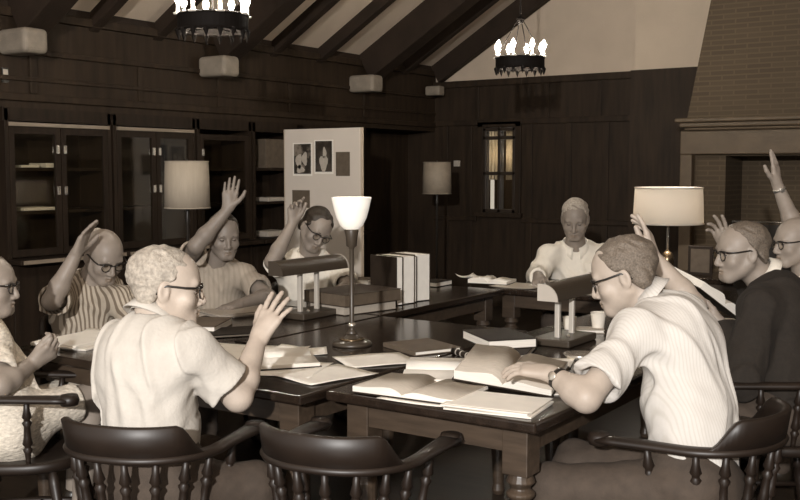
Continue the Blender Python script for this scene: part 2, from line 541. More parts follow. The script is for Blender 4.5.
# ================================================================== BOOKCASES
BWOOD = mat('bookcase_wood', (0.020, 0.0125, 0.0075), 0.6, 0.3, 4, 0.05, 30, spec=0.2, stretch=(6, 6, 0.7))
BEDGE = mat('bookcase_pale_edge', (0.24, 0.19, 0.14), 0.45, 0.15, 8)
ytab = [float(atX(px, 130, XW)[1]) for px in (8, 112, 196, 252, 300)]
ytab[0] = float(atX(3, 130, XW)[1])
ytab.append(8.2)
blab = ['dark glass-fronted bookcase at the left edge with a pale header strip and lying papers',
        'dark glass-fronted bookcase behind the left floor lamp with bright door latches',
        'narrow dark bookcase directly right of the left floor lamp shade',
        'narrow open bookcase with pale shelf papers just left of the white display board',
        'dark bookcase hidden mostly behind the white display board']
ztop, zc = 1.80, 0.87
for i in range(5):
    y0, y1 = ytab[i]+0.01, ytab[i+1]-0.01
    t = thing('bookcase', blab[i], 'bookcase', (XW, (y0+y1)/2, 0), 0, 'bookcases along the left wall')
    h = (y1-y0)/2
    bm = B()
    bx(-0.35, 0, -h, -h+0.03, 0, 1.89, bm); bx(-0.35, 0, h-0.03, h, 0, 1.89, bm)
    bx(-0.35, -0.33, -h, h, 0, 1.89, bm)
    bx(-0.35, 0, -h-0.012, h+0.012, ztop+0.01, 1.90, bm); bx(-0.35, 0, -h, h, 0, 0.09, bm)
    obj('carcass', bm, BWOOD, t)
    obj('counter', bx(-0.35, 0.14, -h, h, zc-0.035, zc, ), BWOOD if i else BWOOD, t, bevel=0.006)
    if i < 2:
        obj('counter_edge', bx(0.14, 0.146, -h+0.02, h, zc-0.03, zc-0.004), BEDGE, t)
        obj('header_strip', bx(0.0, 0.012, -h+0.03, h-0.02, ztop-0.025, ztop), BEDGE, t)
    for z in (1.17, 1.47):
        obj('shelf', bx(-0.33, -0.04, -h+0.03, h-0.03, z, z+0.022), BWOOD, t)
    nd = 2 if i < 2 else 1
    for dn in range(nd):
        a = -h+0.03+(2*h-0.06)*dn/nd; b = -h+0.03+(2*h-0.06)*(dn+1)/nd
        if i != 3:
            bm = B()
            bx(-0.025, 0, a+0.003, a+0.045, zc+0.06, ztop-0.075, bm); bx(-0.025, 0, b-0.045, b-0.003, zc+0.06, ztop-0.075, bm)
            bx(-0.025, 0, a+0.003, b-0.003, zc+0.01, zc+0.06, bm); bx(-0.025, 0, a+0.003, b-0.003, ztop-0.075, ztop-0.03, bm)
            dd = obj('door', bm, BWOOD, t)
            obj('glass_pane', bx(-0.014, -0.011, a+0.04, b-0.04, zc+0.05, ztop-0.07), GLASS, dd)
            yh = b-0.03 if dn == 0 and nd == 2 else a+0.03
            for zz in (1.33, 1.62):
                obj('latch', bx(0.0, 0.015, yh-0.012, yh+0.012, zz-0.03, zz+0.03), CHROME, dd, bevel=0.004)
        obj('cupboard_door', bx(-0.02, 0.0, a+0.005, b-0.005, 0.1, zc-0.045), BWOOD, t, bevel=0.006)
# lying books and papers on the bookcase shelves
def shelfbook(px0, px1, z, h, label, m, i):
    y0, y1 = float(atX(px0, 165, XW-0.15)[1]), float(atX(px1, 165, XW-0.15)[1])
    o = obj('shelf_book', bx(-0.1, 0.1, 0.02, y1-y0-0.02, 0, h), m, None, (XW-0.16, y0, z+0.001), bevel=0.004)
    tag(o, label, 'book', 'books lying in the bookcases')
shelfbook(11, 34, 1.492, 0.018, 'thin pale book lying on upper shelf of the leftmost bookcase', PAGES, 0)
shelfbook(36, 56, 1.492, 0.032, 'thicker pale book on upper shelf of leftmost bookcase, right of thin one', PAGES, 1)
shelfbook(13, 50, 1.192, 0.022, 'long pale folder lying on middle shelf of the leftmost bookcase', PAGES, 2)
shelfbook(259, 281, 1.192, 0.035, 'pale book on middle shelf, just left of the white board', PRINT, 3)
shelfbook(258, 281, zc+0.002, 0.05, 'pale folded papers on the counter shelf left of white board', PRINT, 4)
shelfbook(257, 281, 1.492, 0.26, 'broad pale folder standing on the top shelf left of white board', COVG, 5)
shelfbook(228, 249, zc+0.002, 0.06, 'low dark grey book on the counter behind the waving man', COVG, 6)
# small framed notice on the left wall
o = obj('wall_notice', box(B(), (0, 0, 0), (0.012, 0.05, 0.10)), BLACKM, None, tuple(atX(5, 75, XW+0.006)))
tag(o, 'tiny pale framed notice high on the wall at left edge', 'notice')
obj('paper_face', box(B(), (0.007, 0, 0.02), (0.002, 0.036, 0.035)), PRINT, o)

# ================================================================== TABLES
def library_table(label, x0, x1, y0, y1, H=0.75):
    cx, cy = (x0+x1)/2, (y0+y1)/2
    hx, hy = (x1-x0)/2, (y1-y0)/2
    t = thing('library_table', label, 'table', (cx, cy, 0), 0, 'dark library tables pushed together')
    obj('tabletop', bx(-hx+0.004, hx-0.004, -hy+0.004, hy-0.004, H-0.034, H), TABW, t, bevel=0.008, seg=3)
    ins, lw = 0.055, 0.085
    bm = B()
    for sx in (-1, 1):
        bx(sx*(hx-ins-0.02)-0.011, sx*(hx-ins-0.02)+0.011, -hy+ins+lw, hy-ins-lw, H-0.115, H-0.034, bm)
    for sy in (-1, 1):
        bx(-hx+ins+lw, hx-ins-lw, sy*(hy-ins-0.02)-0.011, sy*(hy-ins-0.02)+0.011, H-0.115, H-0.034, bm)
    obj('apron', bm, TABA, t)
    for sx in (-1, 1):
        for sy in (-1, 1):
            px, py = sx*(hx-ins-lw/2), sy*(hy-ins-lw/2)
            bm = box(B(), (px, py, H-0.034-0.075), (lw, lw, 0.15))
            Z = H-0.184
            prof = [(0.022, 0.0), (0.030, 0.02), (0.024, 0.05), (0.028, 0.12), (0.040, 0.30), (0.043, Z-0.13), (0.036, Z-0.10),
                    (0.028, Z-0.085), (0.043, Z-0.070), (0.045, Z-0.060), (0.030, Z-0.048), (0.030, Z-0.042), (0.045, Z-0.025), (0.036, Z-0.005), (0.034, Z+0.001)]
            lathe(bm, prof, 18, Matrix.Translation((px, py, 0)))
            obj('leg', bm, TABA, t, bevel=0.004)
    return t
XB0, XB1, YF = -2.05, -1.27, 2.56
library_table('dark library table nearest the camera, with the open books at its front corner', XB0, XB1, YF, 4.2)
library_table('dark library table under the torchiere lamp, front corner left of the papers', -2.87, -2.056, 2.45, 4.06)
library_table('dark library table at the left before the striped-shirt man, holding magazines', -3.62, -2.876, 2.45, 4.06)
library_table('dark library table carrying the upright row of white-edged books', -3.62, -2.89, 4.068, 5.385)
library_table('dark library table at the far side where the white-shirted man writes', -3.0, -1.30, 5.395, 6.10)
library_table('dark library table at the right before the man in the dark suit', -2.05, -1.33, 4.208, 5.385)

# ================================================================== CAPTAIN'S CHAIRS
def spindle(bm, a, b, r=0.0115):
    turned(bm, a, b, [(0, r*0.8), (0.08, r*0.8), (0.18, r*1.0), (0.24, r*1.55), (0.27, r*1.0), (0.30, r*1.0), (0.33, r*1.6), (0.44, r*1.15), (0.6, r*1.0),
                      (0.66, r*1.55), (0.69, r*1.0), (0.72, r*1.0), (0.75, r*1.55), (0.85, r*1.0), (1, r*0.8)], 10)
def captain_chair(label, x, y, ang):
    """ang: heading (radians) of the chair's front; local front is +Y"""
    t = thing('captains_chair', label, 'chair', (x, y, 0), ang-PI/2, "captain's chairs round the tables")
    SH = 0.43
    # seat: rounded slab with a dished top
    bm = B()
    n = 36
    out = []
    for i in range(n):
        a = 2*PI*i/n
        c, s = math.cos(a), math.sin(a)
        e = 0.72
        out.append((0.225*abs(c)**e*(1 if c >= 0 else -1), 0.235*abs(s)**e*(1 if s >= 0 else -1)))
    rings = []
    for sc, z in ((0.94, SH-0.042), (1.0, SH-0.03), (1.0, SH-0.008), (0.96, SH), (0.7, SH-0.012), (0.3, SH-0.016)):
        rings.append([bm.verts.new((p[0]*sc, p[1]*sc, z)) for p in out])
    for k in range(len(rings)-1):
        for i in range(n):
            bm.faces.new((rings[k][i], rings[k][(i+1) % n], rings[k+1][(i+1) % n], rings[k+1][i]))
    bm.faces.new(list(reversed(rings[0]))); bm.faces.new(rings[-1])
    obj('seat', bm, CHW, t, smooth=True)
    # arm rail: U-shaped, from arm end round the back to the other arm end
    def rail_pt(u):                      # u -1..1
        th = u*math.radians(118)
        xx = 0.225*math.sin(th) if abs(th) < PI/2 else 0.225*(1 if th > 0 else -1)
        if abs(th) < PI/2: yy = -0.02-0.215*math.cos(th)
        else: yy = -0.02+(abs(th)-PI/2)*0.52
        return Vector((xx, yy, 0.665+0.012*(1-abs(u))))
    bm = B()
    N = 41
    sec = []
    for i in range(N):
        u = -1+2*i/(N-1)
        p = rail_pt(u); q = rail_pt(min(1, u+0.02)); q0 = rail_pt(max(-1, u-0.02))
        tn = (q-q0).normalized(); s = Vector((tn.y, -tn.x, 0))
        wd = 0.026+0.012*max(0, (abs(u)-0.8)/0.2)
        hh = 0.015
        ring = []
        for k in range(10):
            a = 2*PI*k/10
            ring.append(bm.verts.new(p+s*wd*math.cos(a)+Vector((0, 0, hh*math.sin(a)))))
        sec.append(ring)
    for i in range(N-1):
        for k in range(10):
            bm.faces.new((sec[i][k], sec[i][(k+1) % 10], sec[i+1][(k+1) % 10], sec[i+1][k]))
    bm.faces.new(list(reversed(sec[0]))); bm.faces.new(sec[-1])
    for u in (-1, 1):
        p = rail_pt(u)
        lathe(bm, [(0.0, -0.020), (0.030, -0.018), (0.036, 0), (0.030, 0.018), (0.0, 0.020)], 14, Matrix.Translation(p), cap=False)
    obj('arm_rail', bm, CHW, t, smooth=True)
    # crest: raised board curving round the back
    bm = B()
    sec = []
    N = 37
    for i in range(N):
        u = -0.62+1.24*i/(N-1)
        v = abs(u)/0.62
        h = 0.105*(1-max(0, (v-0.55)/0.45)**1.3)*(1.0 if v < 1 else 0)+0.008
        if v > 0.66:
            q = (v-0.66)/0.34
            h = 0.010+0.088*(0.5+0.5*math.cos(PI*min(1, q*1.05)))
        else:
            h = 0.098
        p = rail_pt(u*0.98)
        tn = (rail_pt(u+0.02)-rail_pt(u-0.02)).normalized(); s = Vector((tn.y, -tn.x, 0))   # outward (towards the back)
        if s.dot(p-Vector((0, 0.05, p.z))) < 0: s = -s
        z0 = p.z+0.006
        ring = [p+s*(-0.017), p+s*0.017, p+s*(0.017+0.14*h)+Vector((0, 0, h*0.94)), p+s*(0.008+0.14*h)+Vector((0, 0, h)), p+s*(-0.004+0.14*h)+Vector((0, 0, h*0.98)), p+s*(-0.010+0.13*h)+Vector((0, 0, h*0.9))]
        sec.append([bm.verts.new(r) for r in ring])
    M = 6
    for i in range(N-1):
        for k in range(M):
            bm.faces.new((sec[i][k], sec[i][(k+1) % M], sec[i+1][(k+1) % M], sec[i+1][k]))
    bm.faces.new(list(reversed(sec[0]))); bm.faces.new(sec[-1])
    obj('crest', bm, CHW, t, smooth=True)
    for i in range(10):
        u = -0.86+1.72*i/9
        p = rail_pt(u)
        c = Vector((p.x*0.80, max(-0.205, p.y*0.84), SH-0.01))
        bm = B(); spindle(bm, c, p+Vector((0, 0, -0.004)))
        obj('spindle', bm, CHW, t, smooth=True)
    fe = []
    for sx in (-1, 1):
        for sy in (-1, 1):
            a = (sx*0.165, sy*0.15, SH-0.03); b = (sx*0.235, sy*0.225, 0)
            bm = B()
            turned(bm, b, a, [(0, 0.012), (0.10, 0.017), (0.14, 0.022), (0.17, 0.015), (0.22, 0.02), (0.5, 0.022), (0.60, 0.016), (0.63, 0.024), (0.67, 0.016), (0.85, 0.021), (1, 0.015)], 12)
            obj('leg', bm, CHW, t, smooth=True)
            fe.append(Vector(b)*0.6+Vector(a)*0.4)
    for a, b in ((0, 1), (2, 3)):
        obj('stretcher', turned(B(), fe[a], fe[b], [(0, 0.009), (0.4, 0.014), (0.5, 0.017), (0.6, 0.014), (1, 0.009)], 10), CHW, t, smooth=True)
    m1, m2 = (fe[0]+fe[1])/2, (fe[2]+fe[3])/2
    obj('stretcher', turned(B(), m1, m2, [(0, 0.009), (0.45, 0.014), (0.5, 0.018), (0.55, 0.014), (1, 0.009)], 10), CHW, t, smooth=True)
    return t
# ================================================================== PEOPLE (smooth-blended volumes meshed with surface nets)
def smin(a, b, k):
    h = np.maximum(k-np.abs(a-b), 0)/k
    return np.minimum(a, b)-h*h*k*0.25
class Field:
    BIG = 0.08
    def __init__(self, vox):
        self.v = vox; self.ops = []; self.lo = np.full(3, 1e9); self.hi = np.full(3, -1e9)
    def _add(self, fn, lo, hi, k, sub):
        self.ops.append((fn, lo, hi, k, sub))
        if not sub:
            self.lo = np.minimum(self.lo, lo); self.hi = np.maximum(self.hi, hi)
    def cone(self, a, b, ra, rb, k=0.02, fr=None, sc=None, sub=False):
        a = np.array(a, float); b = np.array(b, float)
        R = max(ra, rb)
        lo = np.minimum(a-ra, b-rb); hi = np.maximum(a+ra, b+rb)
        if fr is None:
            def fn(P):
                ba = b-a; L = max(1e-12, ba@ba)
                pa = P-a
                t = np.clip(pa@ba/L, 0, 1)
                d = pa-t[..., None]*ba
                return np.sqrt((d*d).sum(-1))-(ra+(rb-ra)*t)
        else:
            fr = np.array(fr); scv = np.array(sc, float)
            m = scv.min()
            A2 = (fr@b-fr@a)/scv
            lo = np.minimum(a, b)-R*scv.max(); hi = np.maximum(a, b)+R*scv.max()
            def fn(P):
                pa = ((P-a)@fr.T)/scv
                L = max(1e-12, A2@A2)
                t = np.clip(pa@A2/L, 0, 1)
                d = pa-t[..., None]*A2
                return (np.sqrt((d*d).sum(-1))-(ra+(rb-ra)*t))*m
        self._add(fn, lo, hi, k, sub)
    def ell(self, c, r, fr=None, k=0.02, sub=False):
        c = np.array(c, float); r = np.array(r, float)
        fr = np.eye(3) if fr is None else np.array(fr)
        ext = np.sqrt(((fr*r[:, None])**2).sum(0))
        def fn(P):
            q = (P-c)@fr.T
            k0 = np.sqrt(((q/r)**2).sum(-1)); k1 = np.sqrt(((q/(r*r))**2).sum(-1))
            return k0*(k0-1)/np.maximum(k1, 1e-9)
        self._add(fn, c-ext, c+ext, k, sub)
    def cyl(self, a, ax, L, r, k=0.004, sub=True):
        a = np.array(a, float); ax = nz(ax)
        b = a+ax*L
        def fn(P):
            pa = P-a
            t = pa@ax
            d = pa-t[..., None]*ax
            return np.maximum(np.sqrt((d*d).sum(-1))-r, np.abs(t-L/2)-L/2)
        self._add(fn, np.minimum(a, b)-r, np.maximum(a, b)+r, k, sub)
    def half(self, c, n, R=1e3, k=0.006):
        """cut away everything on the +n side of the plane, within R of c"""
        c = np.array(c, float); n = nz(n)
        def fn(P):
            pa = P-c
            d = -(pa@n)
            if R < 100: d = np.maximum(d, np.sqrt((pa*pa).sum(-1))-R)
            return d
        self._add(fn, c-R, c+R, k, True)
    def mesh(self, noise=None):
        v = self.v
        lo = self.lo-7*v; n = np.ceil((self.hi-self.lo)/v).astype(int)+15
        F = np.full(n, self.BIG, np.float32)
        ax = [lo[i]+v*np.arange(n[i]) for i in range(3)]
        for fn, a, b, k, sub in self.ops:
            m = k+3*v
            i0 = np.clip(np.floor((a-m-lo)/v).astype(int), 0, n); i1 = np.clip(np.ceil((b+m-lo)/v).astype(int)+1, 0, n)
            if (i1 <= i0).any(): continue
            P = np.stack(np.meshgrid(*[ax[i][i0[i]:i1[i]] for i in range(3)], indexing='ij'), -1)
            d = fn(P).astype(np.float32)
            s = F[i0[0]:i1[0], i0[1]:i1[1], i0[2]:i1[2]]
            if sub:
                s[...] = -smin(-s, d, k)
            else:
                s[...] = smin(s, d, k)
        if noise is not None:
            idx = np.nonzero(np.abs(F) < 0.025)
            P = np.stack([ax[i][idx[i]] for i in range(3)], -1)
            F[idx] += noise(P).astype(np.float32)
        for axn in range(3):
            q = [slice(None)]*3
            for e_ in (0, 1, -1, -2):
                q[axn] = e_; F[tuple(q)] = self.BIG
        # surface nets
        S = F < 0
        c = [S[dx:n[0]-1+dx, dy:n[1]-1+dy, dz:n[2]-1+dz] for dx in (0, 1) for dy in (0, 1) for dz in (0, 1)]
        tot = sum(x.astype(np.int8) for x in c)
        cells = np.nonzero((tot > 0) & (tot < 8))
        N = len(cells[0])
        off = [(dx, dy, dz) for dx in (0, 1) for dy in (0, 1) for dz in (0, 1)]
        val = np.stack([F[cells[0]+o[0], cells[1]+o[1], cells[2]+o[2]] for o in off], -1)
        acc = np.zeros((N, 3)); cnt = np.zeros(N)
        for i in range(8):
            for j in range(i+1, 8):
                df = [off[j][q]-off[i][q] for q in range(3)]
                if sum(abs(x) for x in df) != 1: continue
                a, b = val[:, i], val[:, j]
                cr = (a < 0) != (b < 0)
                t = np.where(cr, a/np.where(cr, a-b, 1), 0)
                p = np.array(off[i])[None]+t[:, None]*np.array(df)[None]
                acc += p*cr[:, None]; cnt += cr
        co = (acc/cnt[:, None]+np.stack(cells, -1))*v+lo
        ids = np.full((n[0]-1, n[1]-1, n[2]-1), -1, np.int32)
        ids[cells] = np.arange(N)
        quads = []
        for axn in range(3):
            sl0 = [slice(None)]*3; sl1 = [slice(None)]*3
            sl0[axn] = slice(0, n[axn]-1); sl1[axn] = slice(1, n[axn])
            A, Bq = S[tuple(sl0)], S[tuple(sl1)]
            e = np.nonzero(A != Bq)
            inside_first = A[e]
            o1, o2 = [(1, 2), (2, 0), (0, 1)][axn]
            def cid(d1, d2):
                q = [e[0].copy(), e[1].copy(), e[2].copy()]
                q[o1] = q[o1]-d1; q[o2] = q[o2]-d2
                return ids[q[0], q[1], q[2]]
            Q = np.stack([cid(1, 1), cid(0, 1), cid(0, 0), cid(1, 0)], -1)
            Q[~inside_first] = Q[~inside_first][:, ::-1]
            quads.append(Q)
        Q = np.concatenate(quads)
        return co, Q
def mesh_obj(name, co, Q, mats, parent=None, origin=None, faces_mat=None):
    if origin is not None: co = co-np.array(origin)
    me = bpy.data.meshes.new(name)
    me.vertices.add(len(co)); me.vertices.foreach_set('co', co.astype(np.float32).ravel())
    me.loops.add(len(Q)*4); me.loops.foreach_set('vertex_index', Q.astype(np.int32).ravel())
    me.polygons.add(len(Q)); me.polygons.foreach_set('loop_start', np.arange(0, len(Q)*4, 4, dtype=np.int32))
    me.polygons.foreach_set('use_smooth', np.ones(len(Q), bool))
    for m in (mats if isinstance(mats, (list, tuple)) else [mats]): me.materials.append(m)
    if faces_mat is not None: me.polygons.foreach_set('material_index', faces_mat.astype(np.int32))
    me.update(); me.validate()
    return link(name, me, parent)
def wrinkle(amp, sc, seed, fr=None, ridge=0.0):
    rs = np.random.RandomState(seed)
    ks = [nz(rs.normal(size=3))*sc*rs.uniform(0.6, 1.6) for _ in range(7)]
    ph = rs.uniform(0, 6.28, 7)
    k2 = [nz(rs.normal(size=3))*sc*0.5 for _ in range(3)]
    if ridge:
        rd = []
        for i in range(4):
            an = rs.uniform(-0.9, 0.9)
            d = math.cos(an)*fr[0]+math.sin(an)*fr[2]*0.9+fr[1]*rs.uniform(-0.4, 0.4)
            rd.append((nz(d)*rs.uniform(30, 62), rs.uniform(0, 6.28), nz(rs.normal(size=3))*13, rs.uniform(0, 6.28)))
    def fn(P):
        wv = sum(np.sin(P@k) for k in k2)
        o = amp*sum(np.sin(P@ks[i]+ph[i]+1.3*wv) for i in range(7))/3.5
        if ridge:
            for k, p0, m, p1 in rd:
                w_ = np.sin(P@k+p0+0.55*wv)
                msk = np.clip(np.sin(P@m+p1)*1.4, 0, 1)
                o = o-ridge*msk*np.maximum(0, w_)**3
        return o
    return fn

def add_hand(F, W, d, n, side, s=1.0, curl=(0.25, 0.3, 0.35, 0.45), spread=0.10, thumb=0.6, k=0.006):
    """side +1 right, -1 left; d towards the fingers, n out of the palm; curl index..pinky"""
    d = nz(d); n = nz(np.array(n)-np.dot(n, d)*d)
    t = np.cross(d, n)*side                # towards the thumb
    W = np.array(W)
    lat = (0.033, 0.011, -0.011, -0.031); ml = (0.088, 0.092, 0.087, 0.078)
    fl_ = (0.074, 0.082, 0.076, 0.060)
    for i in range(4):
        base = W+t*lat[i]*0.55*s+d*0.012*s
        kn = W+t*lat[i]*s+d*ml[i]*s
        F.cone(base, kn, 0.0150*s, 0.0118*s, 0.016)
    F.cone(W+t*0.008*s+d*0.03*s, W-t*0.006*s+d*0.07*s, 0.017*s, 0.013*s, 0.02)
    for i in range(4):
        p = W+t*lat[i]*s+d*ml[i]*s
        a = spread*(1.5-i)*0.75
        d0 = nz(d*math.cos(a)+t*math.sin(a))
        c = 0
        r = (0.0093, 0.0095, 0.0092, 0.0082)[i]*s
        for j, fr_ in enumerate((0.47, 0.30, 0.23)):
            c += curl[i]*(0.7, 1.0, 0.7)[j]
            q = p+(d0*math.cos(c)+n*math.sin(c))*fl_[i]*fr_*s*1.0
            F.cone(p, q, r, r*0.91, 0.0035 if j else 0.005)
            p = q; r *= 0.91
    # thumb leaves the side of the palm near its base
    a0 = W+t*0.018*s+d*0.022*s+n*0.006*s
    a1 = a0+nz(t*thumb+d*0.75+n*0.25)*0.045*s
    a2 = a1+nz(t*thumb*0.75+d*0.95+n*0.2)*0.034*s
    a3 = a2+nz(t*thumb*0.35+d*1.0+n*0.15)*0.027*s
    F.cone(a0, a1, 0.0165*s, 0.0125*s, 0.012)
    F.cone(a1, a2, 0.0115*s, 0.0108*s, 0.004)
    F.cone(a2, a3, 0.0108*s, 0.0088*s, 0.004)

def add_head(F, c, fr, s, o):
    """fr rows: right, front, up.  c: centre at eye level between the ears"""
    def L(x, y, z): return np.array(c)+(fr[0]*x+fr[1]*y+fr[2]*z)*s
    def R3(a, b, d): return np.array([a, b, d])*s
    F.ell(L(0, -0.014, 0.040), R3(0.077, 0.098, 0.080), fr, 0.02)
    F.ell(L(0, 0.030, -0.002), R3(0.066, 0.062, 0.086), fr, 0.03)
    F.ell(L(0, 0.034, -0.062), R3(0.056, 0.054, 0.048), fr, 0.03)
    F.cone(L(-0.014, 0.074, -0.096), L(0.014, 0.074, -0.096), 0.017*s, 0.017*s, 0.025)
    for x in (-1, 1):
        F.cone(L(x*0.057, -0.005, -0.045), L(x*0.022, 0.062, -0.098), 0.020*s, 0.016*s, 0.03)
        F.ell(L(x*0.043, 0.060, -0.030), R3(0.024, 0.020, 0.020), fr, 0.025)
    F.cone(L(-0.040, 0.078, 0.021), L(0.040, 0.078, 0.021), 0.010*s, 0.010*s, 0.018)
    for x in (-1, 1):
        F.ell(L(x*0.032, 0.094, 0.000), R3(0.018, 0.015, 0.012), fr, 0.012, sub=True)
        F.ell(L(x*0.032, 0.074, 0.000), R3(0.0135, 0.0135, 0.0125), fr, 0.003)
    # nose
    nl = o.get('nose', 1.0)
    F.cone(L(0, 0.088, 0.006), L(0, 0.106*nl, -0.033), 0.0080*s, 0.0110*s, 0.012)
    F.ell(L(0, 0.101*nl, -0.040), R3(0.012, 0.012, 0.0095), fr, 0.008)
    for x in (-1, 1):
        F.ell(L(x*0.0135, 0.094, -0.042), R3(0.0085, 0.011, 0.0085), fr, 0.006)
    # mouth
    F.cone(L(-0.020, 0.086, -0.0665), L(0, 0.0935, -0.0645), 0.005*s, 0.0062*s, 0.006)
    F.cone(L(0, 0.0935, -0.0645), L(0.020, 0.086, -0.0665), 0.0062*s, 0.005*s, 0.006)
    F.cone(L(-0.017, 0.086, -0.0765), L(0, 0.0915, -0.0775), 0.005*s, 0.0068*s, 0.006)
    F.cone(L(0, 0.0915, -0.0775), L(0.017, 0.086, -0.0765), 0.0068*s, 0.005*s, 0.006)
    F.cone(L(-0.024, 0.094, -0.0712), L(0.024, 0.094, -0.0712), 0.0025*s, 0.0025*s, 0.004, sub=True)
    # ears
    for x in (-1, 1):
        ef = np.array([nz(fr[0]*1.0+fr[1]*0.35*x), nz(fr[1]-fr[0]*0.35*x), fr[2]])
        F.ell(L(x*0.080, -0.010, -0.008), R3(0.008, 0.019, 0.032), ef, 0.008)
        F.ell(L(x*0.0885, -0.006, -0.006), R3(0.006, 0.010, 0.018), ef, 0.005, sub=True)
    return L

def frame(fwd, up=(0, 0, 1), roll=0.0):
    f = nz(fwd); r = nz(np.cross(f, up)); u = np.cross(r, f)
    if roll:
        r, u = r*math.cos(roll)+u*math.sin(roll), u*math.cos(roll)-r*math.sin(roll)
    return np.array([r, f, u])

SKIN = {}
def skinmat(tone):
    base = (0.455, 0.38, 0.315)
    return mat('skin_%d' % int(tone*100), tuple(c*tone for c in base), 0.5, 0.07, 25, 0.08, 120, spec=0.4)

def lipmat(tone):
    return mat('lip_%d' % int(tone*100), tuple(c*tone for c in (0.40, 0.31, 0.235)), 0.5)

def strip_collar(name, N, ax, fd, r, mats, parent, org, s=1.0, h=0.042):
    """folded shirt collar round the neck base: stand, fold and two points in front"""
    ax = nz(ax); fd = nz(fd-np.dot(fd, ax)*ax); sd = np.cross(fd, ax)
    bm = B()
    n = 32
    rows = []
    for i in range(n+1):
        a = math.radians(14)+math.radians(332)*i/n
        c, sn = math.cos(a), math.sin(a)
        front = max(0, c)**2
        pts = []
        for rr, zz in ((r*1.0, 0.0), (r*0.97, h*0.75-0.022*front), (r*1.03, h*0.85-0.022*front), (r*1.18, h*0.32-0.022*front), (r*(1.34+0.14*front), -h*0.08-0.034*front**3-0.02*front)):
            p = N+ax*(zz*s)+(fd*c*1.02+sd*sn)*rr*s
            pts.append(bm.verts.new(p-org))
        rows.append(pts)
    for i in range(n):
        for k in range(4):
            bm.faces.new((rows[i][k], rows[i+1][k], rows[i+1][k+1], rows[i][k+1]))
    o = obj(name, bm, mats, parent, smooth=True)
    md = o.modifiers.new('thick', 'SOLIDIFY'); md.thickness = 0.003; md.offset = 0
    return o

def glasses(parent, c, fr, s, org, style='horn'):
    def L(x, y, z): return np.array(c)+(fr[0]*x+fr[1]*y+fr[2]*z)*s-org
    bm = B()
    yq = 0.098
    for x in (-1, 1):
        ring = []
        for i in range(20):
            a = 2*PI*i/20
            ring.append(L(x*0.034+0.0225*math.cos(a), yq-0.004*abs(math.cos(a)) , -0.004+0.0175*math.sin(a)*(1.0 if math.sin(a) > 0 else 1.1)))
        tube(bm, ring, 0.0016*s if style == 'wire' else 0.0022*s, 6, closed=True)
        if style != 'wire':
            tube(bm, [L(x*(0.012+0.046*q), yq+0.002-0.010*q*q, 0.012+0.004*math.sin(q*PI)) for q in np.linspace(0, 1, 7)], [0.0035*s]*7, 6)
        tube(bm, [L(x*0.058, yq-0.008, 0.012), L(x*0.074, yq-0.016, 0.011), L(x*0.080, 0.05, 0.010), L(x*0.083, 0.0, 0.012), L(x*0.082, -0.018, 0.006), L(x*0.079, -0.03, -0.016)], (0.0022 if style == 'wire' else 0.0034)*s, 6)
    tube(bm, [L(-0.013, yq, 0.004), L(0, yq+0.004, 0.008), L(0.013, yq, 0.004)], 0.0025*s, 6)
    g = obj('glasses', bm, FRAMEM, parent, smooth=True)
    for x in (-1, 1):
        bm = B()
        vs = [bm.verts.new(L(x*0.034+0.021*math.cos(2*PI*i/20), yq-0.002, -0.004+0.0165*math.sin(2*PI*i/20))) for i in range(20)]
        vs2 = [bm.verts.new(v.co+Vector([float(q) for q in fr[1]])*0.0015) for v in vs]
        bm.faces.new(vs); bm.faces.new(list(reversed(vs2)))
        for i in range(20): bm.faces.new((vs[i], vs[(i+1) % 20], vs2[(i+1) % 20], vs2[i]))
        obj('lens', bm, LENSM, g)
    return g

